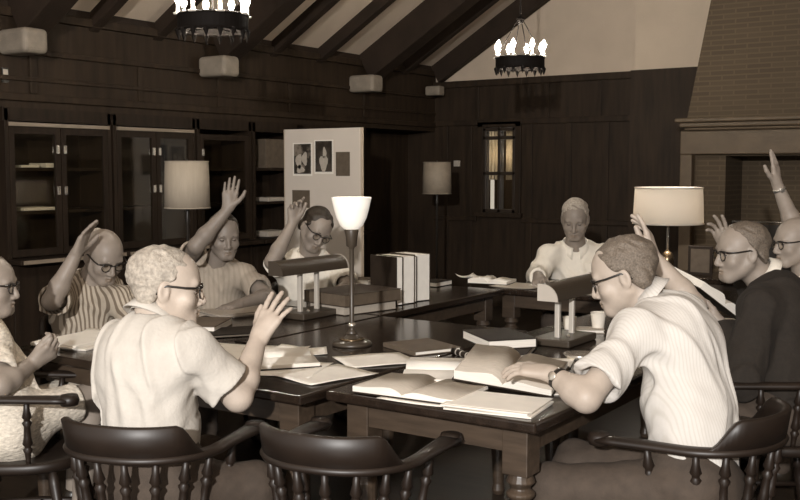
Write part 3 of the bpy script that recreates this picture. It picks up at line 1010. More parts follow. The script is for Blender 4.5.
def person(label, p):
    s = p.get('s', 1.0); vox = p.get('vox', 0.005)
    hip = np.array(p['hip'], float); neck = np.array(p['neck'], float)
    fd = nz(np.array(p['face_body'])*np.array([1, 1, 0]))       # where the body faces, horizontal
    rt = np.cross(fd, UP)                                       # subject's right
    SLf, SR = np.array(p['SL']), np.array(p['SR'])
    EL, ER, WL, WR = [np.array(p[k]) for k in ('EL', 'ER', 'WL', 'WR')]
    spine = nz(neck-hip)
    org = np.array([hip[0], hip[1], 0.0])
    # torso frame: side axis from the shoulders and hips
    side = nz(rt*0.5+nz(SR-SLf)*0.5); side = nz(side-np.dot(side, spine)*spine)
    front = np.cross(spine, side); front = -front if np.dot(front, fd) < 0 else front
    tf = np.array([side, front, spine])
    Lsp = np.linalg.norm(neck-hip)
    hc = np.array(p['head']); hf = frame(p['face'], p.get('headup', (0, 0, 1)), p.get('roll', 0))
    belly = p.get('belly', 0.0)
    slump = p.get('slump', 0.03)
    waist = hip+spine*Lsp*0.36-front*slump*0.7; chest = hip+spine*Lsp*0.70-front*slump
    G = p.get('girth', 0.95)
    def torso(F, g, neckon=True):
        F.cone(hip, waist, (0.158*G+g)*s, (0.146*G+g)*s, 0.04, tf, (1, 0.78, 1))
        F.cone(waist, chest, (0.146*G+g)*s, (0.150*G+g)*s, 0.04, tf, (1, 0.74, 1))
        F.cone(chest-side*0.05*s, chest+side*0.05*s, (0.122*G+g)*s, (0.122*G+g)*s, 0.05, tf, (1, 0.80, 1.1))
        F.ell(waist+front*(0.050+belly)*s, np.array([0.125*G+g, 0.080*G+belly+g, 0.130+g])*s, tf, 0.05)
        for S in (SLf, SR):
            F.cone(neck-spine*0.055*s-front*0.012*s, S, (0.048+g)*s, (0.052+g)*s, 0.04)
            F.cone(S, chest*0.70+S*0.30-spine*0.04, (0.046+g)*s, (0.072*G+g)*s, 0.04)
        if neckon: F.cone(neck-spine*0.05*s, hc*0.25+neck*0.75, (0.064+g)*s, (0.055+g*0.6)*s, 0.03)
    # ---- skin
    F = Field(vox)
    torso(F, -0.012)
    nb = hc-hf[1]*0.028*s-hf[2]*0.055*s
    F.cone(neck-spine*0.04*s, nb, 0.060*s, 0.056*s, 0.03)
    add_head(F, hc, hf, s, p)
    for S, E, W, sd, nm in ((SLf, EL, WL, -1, 'L'), (SR, ER, WR, 1, 'R')):
        F.cone(S, E, 0.048*s, 0.041*s, 0.03)
        fd_ = nz(W-E)
        F.cone(E, E+(W-E)*0.3, 0.041*s, 0.043*s, 0.02)
        F.cone(E+(W-E)*0.3, W, 0.043*s, 0.027*s, 0.02)
        h = p.get('hand'+nm)
        if h: add_hand(F, W, h[0], h[1], sd, s, **(h[2] if len(h) > 2 else {}))
    # legs
    K = {}
    for sd, nm in ((-1, 'L'), (1, 'R')):
        H0 = hip+rt*sd*0.085*s
        Kn = np.array(p['K'+nm]) if 'K'+nm in p else H0+fd*0.40*s+rt*sd*0.06*s
        if 'K'+nm not in p: Kn[2] = 0.49
        An = np.array(p['A'+nm]) if 'A'+nm in p else np.array([Kn[0], Kn[1], 0.09])-fd*0.06*s
        K[nm] = (H0, Kn, An)
        if p.get('shorts'):
            F.cone(H0, Kn, 0.075*s, 0.054*s, 0.03); F.cone(Kn, Kn*0.65+An*0.35, 0.052*s, 0.052*s, 0.02); F.cone(Kn*0.65+An*0.35, An, 0.052*s, 0.033*s, 0.02)
    co, Q = F.mesh()
    # lips get their own colour
    lc = (co-hc)@hf.T/s
    lipv = (np.abs(lc[:, 0]) < 0.022) & (lc[:, 1] > 0.083) & (lc[:, 2] < -0.0600) & (lc[:, 2] > -0.084)
    fm = (lipv[Q].sum(1) == 4).astype(np.int32)
    body = mesh_obj('person', co, Q, [skinmat(p.get('tone', 1.0)), lipmat(p.get('tone', 1.0))], None, org, fm)
    body.location = tuple(float(x) for x in org)
    tag(body, label, 'person', 'men seated round the tables')
    # ---- shirt / jacket
    g = 0.014 if not p.get('jacket') else 0.024
    F = Field(max(vox, 0.0045))
    torso(F, g, False)
    for S, E, W, nm in ((SLf, EL, WL, 'L'), (SR, ER, WR, 'R')):
        long_ = p.get('sleeve'+nm, p.get('sleeve', 0.72))
        ax = nz(E-S)
        if long_ <= 1:
            Hm = S+(E-S)*long_
            r0, r1 = (0.046+g*0.7)*s, (0.053+g*0.8)*s
            F.cone(S, Hm-ax*0.02, r0, r1, 0.03)
            F.cone(Hm-ax*0.06, Hm+ax*0.04, r1-0.002, r1+0.004+p.get('flare', 0.004), 0.02)
            F.cyl(Hm, ax, 0.17, 0.125*s, 0.003)
            F.cone(Hm-ax*0.035, Hm+ax*0.05, r1-0.008, r1-0.002+p.get('flare', 0.004), 0.003, sub=True)
        else:
            fx = nz(W-E); We = E+(W-E)*(long_-1)
            F.cone(S, E, (0.058+g)*s, (0.050+g)*s, 0.03)
            F.cone(E, We, (0.050+g)*s, (0.034+g)*s, 0.02)
            F.cyl(We, fx, 0.10, 0.07*s, 0.003)
            F.cone(We-fx*0.03, We+fx*0.05, 0.033*s, 0.037*s, 0.003, sub=True)
    # neck opening and hem
    nax = nz(nb-neck)
    F.cone(neck+nax*0.005-spine*0.015*s, neck+nax*0.12, 0.062*s, 0.085*s, 0.006, sub=True)
    F.half(hip-spine*(0.06 if not p.get('jacket') else 0.10), -spine, 1e3)
    co, Q = F.mesh(wrinkle(p.get('wamp', 0.003), p.get('wsc', 48), p.get('seed', 3), tf, p.get('ridge', 0.007)))
    shirt = mesh_obj('jacket' if p.get('jacket') else 'shirt', co, Q, p['cloth'], body, org)
    strip_collar('collar', neck+nax*p.get('collup', 0.003), nax, hf[1]*0.3+front*0.7, p.get('collr', 0.064), p.get('collarmat', p['cloth']), shirt, org, s)
    if p.get('pocket'):
        pk = chest+front*(0.125*s)-side*0.075*s-spine*0.02
        bm = box(B(), pk-org, (0.09, 0.012, 0.10), Matrix([[float(x) for x in r] for r in tf]).transposed())
        obj('pocket', bm, p['cloth'], shirt, bevel=0.004)
    # ---- trousers
    F = Field(0.008)
    F.cone(hip-spine*0.02, hip+spine*0.02, 0.172*s, 0.160*s, 0.04, tf, (1, 0.80, 1))
    for nm, (H0, Kn, An) in K.items():
        F.cone(H0-UP*0.02, Kn, 0.092*s, 0.072*s, 0.05)
        if p.get('shorts'):
            F.cyl(H0+(Kn-H0)*0.82, Kn-H0, 0.2, 0.12, 0.003)
        else:
            F.cone(Kn, An, 0.072*s, 0.056*s, 0.03)
    co, Q = F.mesh(wrinkle(0.004, 40, p.get('seed', 3)+9))
    mesh_obj('shorts' if p.get('shorts') else 'trousers', co, Q, p.get('pants', PANTS), body, org)
    # ---- shoes
    for nm, (H0, Kn, An) in K.items():
        F = Field(0.008)
        a = np.array([An[0], An[1], 0.052])
        sd = nz(fd+rt*(0.2 if nm == 'R' else -0.2))
        F.ell(a-sd*0.02, (0.042, 0.05, 0.052), frame(sd), 0.02)
        F.ell(a+sd*0.09+UP*-0.012, (0.045, 0.10, 0.038), frame(sd), 0.03)
        F.cone(a, An+UP*0.02, 0.045, 0.045, 0.03)
        F.half(a*np.array([1, 1, 0])+np.array([0, 0, 0.003]), (0, 0, -1))
        co, Q = F.mesh()
        mesh_obj('shoe', co, Q, SHOE, body, org)
    # ---- hair
    hs = p.get('hair', 'short')
    def LL(x, y, z): return hc+(hf[0]*x+hf[1]*y+hf[2]*z)*s
    F = Field(min(0.004, vox))
    th = p.get('hairthick', 0.007)
    F.ell(LL(0, -0.020-th*0.35, 0.039), np.array([0.077+th*0.9, 0.098+th*0.9, 0.080+th])*s, hf, 0.02)
    if hs in ('short', 'receding', 'full'):
        F.cone(LL(-0.05, -0.055, -0.03), LL(0.05, -0.055, -0.03), 0.034*s, 0.034*s, 0.03)
        for x in (-1, 1):
            F.cone(LL(x*0.073, 0.018, 0.03), LL(x*0.072, 0.016, -0.005), 0.012*s, 0.006*s, 0.01)
    if hs == 'full':
        F.cone(LL(-0.04, 0.045, 0.092), LL(0.035, 0.055, 0.095), 0.030*s, 0.030*s, 0.03)
    hy = {'short': 0.050, 'receding': 0.022, 'full': 0.056, 'fringe': -0.005}[hs]
    hy = p.get('hy', hy)
    F.half(LL(0, hy, 0.075), hf[1]*0.80-hf[2]*0.60 if hs != 'fringe' else hf[1]*0.9-hf[2]*0.45, k=0.004)
    F.half(LL(0, 0, -0.060), -hf[2], k=0.01)
    if hs == 'fringe':
        F.half(LL(0, -0.02, 0.055), hf[2]*0.9+hf[1]*0.3, k=0.006)
    for x in (-1, 1):
        F.ell(LL(x*0.084, -0.004, -0.012), np.array([0.025, 0.024, 0.034])*s, hf, 0.004, sub=True)
    co, Q = F.mesh(wrinkle(p.get('hairamp', 0.0030), 130 if 'hairamp' not in p else 80, 5))
    mesh_obj('hair', co, Q, p['hairmat'], body, org)
    # ---- eyes and brows
    for x in (-1, 1):
        bm = sphere(B(), (0, 0, 0), (0.0125*s, 0.010*s, 0.0055*s), 12, 8)
        bmesh.ops.transform(bm, verts=bm.verts, matrix=Matrix.Translation(Vector([float(q) for q in (LL(x*0.032, 0.0785, -0.001)-org)])) @ Matrix([[float(q) for q in r] for r in hf]).transposed().to_4x4())
        obj('eye', bm, EYE, body, smooth=True)
        bm = tube(B(), [LL(x*(0.014+0.034*q), 0.0905-0.011*q*q, 0.020+0.004*math.sin(q*2.4))-org for q in np.linspace(0, 1, 6)], [0.003*s, 0.0042*s, 0.0042*s, 0.0038*s, 0.003*s, 0.002*s], 6)
        obj('eyebrow', bm, p.get('browmat', p['hairmat']), body, smooth=True)
    if p.get('glasses'):
        glasses(body, hc, hf, s, org, p['glasses'])
    if 'watch' in p:
        E, W, bm_ = (EL, WL, p['watch']) if p['watch'][0] == 'L' else (ER, WR, p['watch'])
        ax = nz(W-E); c = W-ax*0.03
        bm = lathe(B(), [(0.0315*s, -0.008), (0.034*s, -0.007), (0.034*s, 0.007), (0.0315*s, 0.008)], 20, axisM(c-org, c-org+ax), cap=False)
        wb = obj('wristwatch', bm, FRAMEM if p['watch'][1] == 'dark' else CHROME, body, smooth=True)
        nn = nz(np.cross(ax, FH)+UP*0.2)
        nn = nz(-FH-np.dot(-FH, ax)*ax)
        bm = lathe(B(), [(0.0, 0), (0.014, 0), (0.014, 0.006), (0.012, 0.007), (0, 0.007)], 16, axisM(c-org+nn*0.032*s, c-org+nn*0.042*s), cap=False)
        obj('watch_case', bm, CHROME, wb, smooth=True)
    return body

PANTS = mat('dark_trousers', (0.060, 0.043, 0.031), 0.85, 0.15, 30, 0.15, 150)
HAIRG = mat('grey_hair', (0.36, 0.31, 0.25), 0.6, 0.35, 90, 0.5, 220)
HAIRW = mat('white_hair', (0.40, 0.35, 0.29), 0.6, 0.3, 90, 0.5, 220)
HAIRM = mat('greying_hair', (0.16, 0.128, 0.098), 0.55, 0.4, 190, 0.5, 220)
HAIRD = mat('dark_hair', (0.035, 0.026, 0.018), 0.4, 0.4, 60, 0.5, 220)
WHITE = mat('white_shirt_cloth', (0.80, 0.74, 0.64), 0.8, 0.03, 30, 0.2, 90)
CREAM = mat('cream_shirt_cloth', (0.53, 0.49, 0.435), 0.8, 0.04, 30, 0.2, 90)
SUIT = mat('dark_suit_cloth', (0.020, 0.0145, 0.010), 0.9, 0.15, 60, 0.2, 150)
def ang(v): return math.atan2(v[1], v[0])
def hipat(px, py, d, z=0.545):
    q = at(px, py, d); q[2] = z
    return q
PEOPLE = []
# --- the big man in the foreground, back to us, right hand raised
fb = V(0.50, 0, 0.86)
PEOPLE.append(('big white-haired man in plain pale shirt, back to us, right palm raised', dict(
    vox=0.0036, hip=hipat(154, 480, 3.02), neck=at(151, 318, 3.08), face_body=fb, head=at(168, 287, 3.10), face=V(0.97, -0.10, 0.20),
    SL=at(122, 347, 3.14), SR=at(190, 350, 3.00), ER=at(238, 397, 3.06), WR=at(258, 340, 3.22), EL=at(120, 385, 3.25), WL=at(182, 362, 3.32),
    handR=(V(0.45, 0.85, 0.38), V(0.45, -0.35, 0.9), dict(curl=(0.12, 0.12, 0.14, 0.2), spread=0.17, thumb=0.7)),
    handL=(V(0.9, -0.1, 0.4), V(0, -1, 0.1)), sleeve=0.74, cloth=CREAM, hair='short', hairmat=HAIRW, browmat=HAIRW, glasses='horn',
    KR=np.append(at(252, 470, 3.10)[:2], 0.50), s=1.03, seed=4, hairthick=0.007, belly=0.01, girth=0.80, ridge=0.009, flare=0.020, tone=1.08)))
# --- near right, white ribbed shirt, writing with his left arm on the table
fb = V(-0.86, 0, 0.40)
RIB = mat('ribbed_white_cloth', (0.60, 0.565, 0.52), 0.8, 0.02, 30, 0.12, 90, stripes=(ang(np.array([0.35, 0.94, 0])), 38, (0.54, 0.505, 0.455), 0.5, 1.0))
PEOPLE.append(('grey-haired man in white ribbed short-sleeved shirt bent over an open book, nearest at right', dict(
    vox=0.0036, hip=hipat(694, 490, 3.08), neck=at(652, 300, 3.28), face_body=fb, head=at(623, 275, 3.30), face=V(-0.90, -0.34, 0.26),
    SL=at(637, 332, 3.10), SR=at(678, 318, 3.46), EL=at(586, 398, 2.97), WL=at(552, 374, 3.08), ER=at(694, 306, 3.62), WR=at(653, 257, 3.70),
    handL=(V(-0.85, 0.10, 0.45), V(0.1, -1, 0.15), dict(curl=(0.35, 0.35, 0.38, 0.4), spread=0.08)),
    handR=(V(-0.22, 0.95, 0.1), V(-0.9, -0.1, 0.3), dict(curl=(0.15, 0.35, 0.45, 0.5), spread=0.08, thumb=0.4)),
    sleeve=0.76, sleeveR=0.5, cloth=RIB, hair='short', hairmat=HAIRM, glasses='horn', watch=('L', 'dark'), s=1.02, seed=8, slump=0.06, girth=0.90, ridge=0.007, flare=0.016, tone=0.95)))
# --- dark suit, behind on the right
PEOPLE.append(('man in dark suit and spectacles holding up a thick book', dict(
    vox=0.0042, hip=hipat(783, 415, 4.00), neck=at(768, 280, 4.12), face_body=V(-0.93, 0, 0.1), head=at(741, 252, 4.10), face=V(-0.98, -0.10, -0.12),
    SL=at(760, 308, 3.95), SR=at(776, 298, 4.32), EL=at(742, 380, 3.85), WL=at(722, 325, 4.08), ER=at(756, 288, 4.52), WR=at(727, 250, 4.46),
    handL=(V(-0.85, 0.35, 0.3), V(0.3, 0.5, 0.7), dict(curl=(0.4, 0.4, 0.4, 0.45))),
    handR=(V(-0.35, 0.93, 0.0), V(-0.8, 0, -0.6), dict(curl=(0.15, 0.25, 0.5, 0.6), spread=0.16, thumb=0.8)),
    sleeve=1.92, cloth=SUIT, collarmat=WHITE, collup=0.022, collr=0.070, jacket=True, hair='receding', hairmat=HAIRM, glasses='horn', tone=0.66, s=1.0, seed=12)))
# --- right edge, arm straight up
PEOPLE.append(('man at right edge, bare arm with a metal watch stretched straight up', dict(
    vox=0.005, hip=hipat(838, 372, 4.85), neck=at(806, 280, 4.95), face_body=V(-0.95, 0, -0.05), head=at(795, 242, 4.92), face=V(-0.98, -0.10, -0.15),
    SL=at(801, 306, 4.75), SR=at(815, 292, 5.10), EL=at(800, 345, 4.65), WL=at(770, 330, 4.85), ER=at(797, 233, 5.12), WR=at(777, 184, 5.08),
    handL=(V(-0.9, 0, 0.2), V(0, -1, 0)), handR=(V(-0.12, 0.97, 0.0), V(-0.75, 0, 0.6), dict(curl=(0.06, 0.10, 0.12, 0.15), spread=0.03, thumb=1.0)),
    sleeve=0.6, cloth=WHITE, hair='fringe', hairmat=HAIRW, glasses='horn', watch=('R', 'bright'), tone=0.72, s=1.0, seed=14)))
# --- far man writing
PEOPLE.append(('grey-haired man in long-sleeved white shirt writing at the far end of the tables', dict(
    vox=0.005, hip=hipat(577, 310, 6.90), neck=at(575, 247, 6.82), face_body=V(-0.15, 0, -1), head=at(575, 219, 6.70), face=V(-0.22, -0.38, -0.9),
    SR=at(549, 257, 6.80), SL=at(602, 257, 6.84), ER=at(537, 276, 6.66), WR=at(538, 276, 6.40), EL=at(611, 280, 6.62), WL=at(585, 281, 6.38),
    handR=(V(-0.1, -0.25, -0.9), V(0.5, -0.9, 0), dict(curl=(0.5, 0.6, 0.6, 0.65), spread=0.02, thumb=0.4)),
    handL=(V(-0.9, -0.15, -0.3), V(0, -1, -0.1), dict(curl=(0.2, 0.2, 0.25, 0.3))),
    sleeve=1.88, cloth=WHITE, hair='short', hairmat=HAIRW, s=1.08, tone=0.56, collr=0.073, collup=0.012, seed=17, pocket=True, browmat=HAIRM)))
# --- dark-haired man with spectacles behind the left desk lamp
PEOPLE.append(('dark-haired man in white shirt, fist raised by his head, before the display board', dict(
    vox=0.005, hip=hipat(305, 322, 6.30), neck=at(310, 257, 6.22), face_body=V(0.25, 0, -1), head=at(316, 229, 6.12), face=V(0.40, -0.50, -0.76), roll=0.38,
    SR=at(280, 266, 6.18), SL=at(337, 270, 6.24), ER=at(272, 262, 5.92), WR=at(293, 223, 5.95), EL=at(350, 288, 6.05), WL=at(340, 289, 5.80),
    handR=(V(0.12, 0.98, -0.05), V(0.5, 0, -0.9), dict(curl=(0.35, 0.75, 0.9, 0.95), spread=0.03, thumb=0.4)),
    handL=(V(-0.4, -0.3, -0.9), V(0, -1, 0), dict(curl=(0.4, 0.4, 0.4, 0.4))),
    sleeve=0.42, sleeveL=0.7, cloth=WHITE, hair='short', hy=0.060, hairmat=HAIRD, glasses='horn', s=1.05, seed=20, tone=0.60, hairthick=0.008, hairamp=0.004)))
# --- waving man
fbw = V(0.45, 0, -0.9)
GREYS = mat('striped_grey_cloth', (0.38, 0.32, 0.255), 0.85, 0.06, 30, 0.15, 90, stripes=(ang(np.cross(fbw, UP)), 14, (0.33, 0.28, 0.22), 0.45, 0.85))
PEOPLE.append(('man in grey shirt stretching his arm up, palm towards us, left of display board', dict(
    vox=0.005, hip=hipat(214, 340, 5.66), neck=at(214, 264, 5.58), face_body=fbw, head=at(224, 236, 5.48), face=V(0.42, -0.22, -0.88),
    SR=at(188, 265, 5.60), SL=at(244, 276, 5.52), ER=at(196, 246, 5.32), WR=at(228, 209, 5.34), EL=at(268, 297, 5.36), WL=at(240, 304, 5.16),
    handR=(V(0.14, 0.98, 0.05), V(0.2, 0.05, -0.97), dict(curl=(0.05, 0.05, 0.07, 0.10), spread=0.05, thumb=0.8)),
    handL=(V(-0.6, -0.1, -0.7), V(0, -1, 0)),
    sleeve=0.66, cloth=GREYS, hair='receding', hairmat=HAIRD, s=1.0, seed=23, tone=0.50)))
# --- bald man in the striped shirt
fbs = V(0.62, 0, -0.75)
STRP = mat('bold_striped_cloth', (0.42, 0.36, 0.285), 0.85, 0.08, 30, 0.15, 90, stripes=(ang(np.cross(fbs, UP)), 17, (0.16, 0.125, 0.09), 0.5, 0.72))
PEOPLE.append(('bald man in boldly striped shirt looking down, open hand lifted beside his head', dict(
    vox=0.0045, hip=hipat(90, 362, 4.92), neck=at(90, 282, 4.88), face_body=fbs, head=at(104, 256, 4.80), face=V(0.62, -0.48, -0.62),
    SR=at(66, 296, 4.82), SL=at(121, 302, 4.80), ER=at(52, 301, 4.56), WR=at(76, 254, 4.58), EL=at(140, 335, 4.66), WL=at(112, 345, 4.48),
    handR=(V(0.44, 0.9, 0.0), V(1.0, 0.0, -0.12), dict(curl=(0.12, 0.15, 0.18, 0.2), spread=0.06, thumb=0.9)),
    handL=(V(-0.7, -0.1, -0.5), V(0, -1, 0)),
    sleeve=0.86, cloth=STRP, hair='fringe', hairmat=HAIRG, glasses='horn', s=1.03, seed=27, tone=0.56, pocket=True)))
# --- left edge man in shorts
fbl = V(0.98, 0, 0.05)
SEER = mat('seersucker_cloth', (0.68, 0.61, 0.51), 0.85, 0.22, 55, 0.7, 45, stretch=(1, 1, 2.5))
PEOPLE.append(('man in crinkled pale shirt and shorts, cut off by the left edge', dict(
    vox=0.0045, hip=hipat(8, 440, 3.78, 0.55), neck=at(-18, 322, 3.92), face_body=fbl, head=at(-10, 285, 3.92), face=V(0.99, -0.08, 0.02),
    SR=at(-8, 345, 3.78), SL=at(-20, 340, 4.10), ER=at(0, 386, 3.62), WR=at(32, 364, 3.80), EL=at(10, 378, 4.2), WL=at(40, 372, 4.15),
    handR=(V(0.8, 0.55, 0.1), V(-0.4, 0.6, 0.6), dict(curl=(0.9, 0.95, 1.0, 1.0), spread=0.0, thumb=0.3)),
    handL=(V(0.9, 0, 0), V(0, -1, 0)), KR=at(92, 396, 3.98), KL=at(85, 390, 4.20), shorts=True, pants=SEER,
    sleeve=0.72, cloth=SEER, hair='short', hairmat=HAIRM, glasses='horn', tone=0.62, s=1.0, seed=30)))
for lab, p in PEOPLE:
    person(lab, p)
clab = ["dark captain's chair carrying the white-haired man, its high crest at lower left",
        "dark captain's chair under the man in white ribbed shirt at lower right",
        "dark captain's chair under the man in dark suit at right",
        "dark captain's chair under the man with arm straight up, at right edge",
        "dark captain's chair behind the far table, under the writing man",
        "dark captain's chair in front of the display board, under the dark-haired man",
        "dark captain's chair under the waving man in grey shirt",
        "dark captain's chair under the bald man in striped shirt",
        "dark captain's chair at left edge whose arm fronts the crinkled pale shirt"]
cpos = {0: ((-2.28, 2.03), PI/2+0.30), 1: ((-0.95, 3.04), PI), 8: None}
for i, (lab, p) in enumerate(PEOPLE):
    h = np.array(p['hip']); f = nz(np.array(p['face_body'])*np.array([1, 1, 0]))
    c = h[:2]+f[:2]*0.06
    a = ang(f)
    if cpos.get(i): c, a = cpos[i]
    captain_chair(clab[i], float(c[0]), float(c[1]), a)
captain_chair("empty dark captain's chair pushed to the tables, bottom centre of the photo", -1.735, 2.285, PI/2+0.17)
# ================================================================== LAMPS
OPAL = mat('opal_glass', (0.82, 0.77, 0.68), 0.25, emit=(1, 0.95, 0.86), estr=0.35)
LINEN = mat('linen_shade', (0.35, 0.295, 0.23), 0.8, 0.06, 40, 0.2, 120, stretch=(1, 1, 0.15))
SILK = bpy.data.materials.new('pale_silk_shade'); SILK.use_nodes = True
nt = SILK.node_tree; nt.nodes.clear()
o_ = nt.nodes.new('ShaderNodeOutputMaterial'); mx_ = nt.nodes.new('ShaderNodeMixShader')
d_ = nt.nodes.new('ShaderNodeBsdfDiffuse'); t_ = nt.nodes.new('ShaderNodeBsdfTranslucent')
d_.inputs[0].default_value = t_.inputs[0].default_value = (0.80, 0.74, 0.66, 1)
mx_.inputs[0].default_value = 0.4
nt.links.new(d_.outputs[0], mx_.inputs[1]); nt.links.new(t_.outputs[0], mx_.inputs[2]); nt.links.new(mx_.outputs[0], o_.inputs[0])
TH = 0.75
def desk_lamp(label, x, y0, y1, zc_, yp, cap, xs=1):
    """fluorescent reading lamp: half-round shade along Y on two posts over a slab base"""
    t = thing('desk_lamp', label, 'lamp', (x, (y0+y1)/2, TH+0.001), 0, 'long-shade library desk lamps')
    h = (y1-y0)/2; z = zc_-TH
    RX, RZ = 0.088, 0.068
    def shell(g, ya, yb, close):
        """quarter-round section: flat back on -X, curving over and down to +X"""
        prof = [(-RX/2-g, -RZ/2), (-RX/2-g, RZ/2+g)]+[(-RX/2+RX*0.25+(RX*0.75+g)*math.sin(q), -RZ/2+(RZ+g)*math.cos(q)) for q in np.linspace(0, PI/2, 11)]
        bm = B()
        rows = [[bm.verts.new((xs*px_, yy, z+pz_)) for yy in (ya, yb)] for px_, pz_ in prof]
        n = len(prof)
        for i in range(n-1): bm.faces.new((rows[i][0], rows[i+1][0], rows[i+1][1], rows[i][1]))
        if close:
            bm.faces.new([r[0] for r in rows]); bm.faces.new([r[1] for r in reversed(rows)])
            bm.faces.new((rows[0][0], rows[0][1], rows[n-1][1], rows[n-1][0]))
        return bm
    o = obj('shade', shell(0, -h+0.004, h-0.004, False), SHADEM, t)
    md = o.modifiers.new('thick', 'SOLIDIFY'); md.thickness = 0.004
    obj('end_cap', shell(0.002, -h, -h+0.006, True), cap, t)
    obj('end_cap', shell(0.002, h-0.006, h, True), CAPM, t)
    obj('tube', tube(B(), [(0, -h+0.02, z-0.012), (0, h-0.02, z-0.012)], 0.012, 10), PAGES, t, smooth=True)
    for yy in yp:
        yy -= (y0+y1)/2
        obj('post', box(B(), (0, yy, (0.028+z-0.025)/2), (0.022, 0.020, z-0.025-0.028)), POSTM, t, bevel=0.003)
    ym = sum(yp)/2-(y0+y1)/2
    obj('base', bx(-0.085, 0.085, ym-0.14, ym+0.14, 0, 0.03), SHADEM, t, bevel=0.006, seg=3)
    obj('switch', lathe(B(), [(0.008, 0.029), (0.010, 0.036), (0.004, 0.042)], 12, Matrix.Translation((0.04, ym-0.05, 0))), CHROME, t)
    return t
desk_lamp('long-shaded desk lamp on two bright posts, left, before the dark-haired man', -3.17, 3.60, 4.12, 1.005, (3.78, 3.91), SHADEM)
desk_lamp('long-shaded desk lamp on two bright posts, right, its pale end cap towards us', -1.79, 3.70, 4.26, 0.975, (3.80, 3.94), CAPM)

p = atz(352, 345, TH)
t = thing('torchiere_lamp', 'tall dark-stemmed table lamp with a white glass bowl shade, centre of the tables', 'lamp', (p[0], p[1], TH))
obj('base', lathe(B(), [(0.080, 0), (0.084, 0.006), (0.078, 0.014), (0.050, 0.024), (0.030, 0.032), (0.022, 0.045)], 32), SHADEM, t, smooth=True)
obj('stem', lathe(B(), [(0.020, 0.045), (0.026, 0.052), (0.012, 0.062), (0.010, 0.075), (0.017, 0.085), (0.010, 0.095), (0.0095, 0.40), (0.013, 0.408), (0.022, 0.415), (0.024, 0.45), (0.030, 0.478), (0.028, 0.485)], 20), SHADEM, t, smooth=True)
obj('foot_ring', lathe(B(), [(0.052, 0.023), (0.056, 0.026), (0.050, 0.030)], 28), BRASS, t, smooth=True)
obj('knuckle', lathe(B(), [(0.011, 0.075), (0.018, 0.082), (0.018, 0.088), (0.011, 0.095)], 18), CHROME, t, smooth=True)
bm = lathe(B(), [(0.030, 0.484), (0.047, 0.500), (0.062, 0.530), (0.072, 0.565), (0.083, 0.616), (0.0795, 0.616), (0.068, 0.565), (0.058, 0.531), (0.043, 0.504), (0.026, 0.490)], 36, cap=False)
obj('bowl_shade', bm, OPAL, t, smooth=True)
obj('bulb', sphere(B(), (0, 0, 0.535), 0.026), OPAL, t, smooth=True)
bl = bpy.data.lights.new('torchiere_light', 'POINT'); bl.energy = 1.2; bl.color = (1, 0.92, 0.8); bl.shadow_soft_size = 0.03
o = bpy.data.objects.new('torchiere_light', bl); COL.objects.link(o); o.location = (p[0], p[1], TH+0.60)

def floor_lamp(label, px, py0, py1, d, wpx, m=LINEN):
    c = at(px, (py0+py1)/2, d); z0, z1 = at(px, py1, d)[2], at(px, py0, d)[2]
    r = wpx/2*d/FPX
    t = thing('floor_lamp', label, 'lamp', (c[0], c[1], 0), 0, 'floor lamps by the walls')
    obj('base', lathe(B(), [(0.15, 0), (0.15, 0.012), (0.05, 0.03), (0.02, 0.05)], 28), BLACKM, t, smooth=True)
    obj('pole', lathe(B(), [(0.011, 0.03), (0.011, z0-0.10), (0.018, z0-0.08), (0.012, z0-0.04), (0.012, z1-0.03), (0.006, z1+0.015)], 14), BLACKM, t, smooth=True)
    bm = lathe(B(), [(r*1.0, z0), (r*0.985, (z0+z1)/2), (r*0.95, z1)], 40, cap=False)
    o = obj('lamp_shade', bm, m, t, smooth=True)
    md = o.modifiers.new('thick', 'SOLIDIFY'); md.thickness = 0.003
    obj('shade_trim', tube(B(), [(r*1.004*math.cos(a), r*1.004*math.sin(a), z0+0.004) for a in np.linspace(0, 2*PI, 40, endpoint=False)], 0.004, 6, closed=True), m, t, smooth=True)
    obj('shade_trim', tube(B(), [(r*0.954*math.cos(a), r*0.954*math.sin(a), z1-0.004) for a in np.linspace(0, 2*PI, 40, endpoint=False)], 0.004, 6, closed=True), m, t, smooth=True)
    bm = B()
    for a in (0, 2*PI/3, 4*PI/3):
        tube(bm, [(0, 0, z1-0.03), (r*0.95*math.cos(a), r*0.95*math.sin(a), z1-0.01)], 0.002, 5)
    obj('spider', bm, BLACKM, t)
    return t
floor_lamp('floor lamp with a tall linen drum shade before the bookcases, at left', 187, 161, 208.5, 6.6, 45)
DIM = mat('dim_parchment_shade', (0.27, 0.22, 0.165), 0.7, 0.1, 20)
floor_lamp('floor lamp with a small dim shade in the far left corner', 437, 162, 194, 9.6, 29, DIM)

# table lamp on a console behind the writing man
pl_ = at(668, 224, 7.0)
ct = thing('console_table', 'dark console table under the big white-shaded lamp, against the back wall side', 'table', (pl_[0]+0.25, pl_[1]+0.05, 0))
obj('tabletop', bx(-0.75, 0.75, -0.25, 0.25, 0.72, 0.755), TABW, ct, bevel=0.006)
obj('apron', bx(-0.70, 0.70, -0.21, 0.21, 0.64, 0.72), TABA, ct)
for sx in (-1, 1):
    for sy in (-1, 1):
        obj('leg', lathe(B(), [(0.02, 0), (0.03, 0.05), (0.022, 0.1), (0.03, 0.5), (0.035, 0.64)], 14, Matrix.Translation((sx*0.66, sy*0.17, 0))), TABA, ct, smooth=True)
t = thing('table_lamp', 'table lamp with a wide white drum shade behind the near-right man', 'lamp', (pl_[0], pl_[1], 0.755))
z0, z1 = pl_[2]-0.755, at(668, 187, 7.0)[2]-0.755
r = 34.5*7.0/FPX
obj('base', lathe(B(), [(0.075, 0), (0.075, 0.012), (0.06, 0.02), (0.035, 0.035), (0.045, 0.07), (0.05, 0.10), (0.035, 0.14), (0.014, 0.16)], 24), BRASS, t, smooth=True)
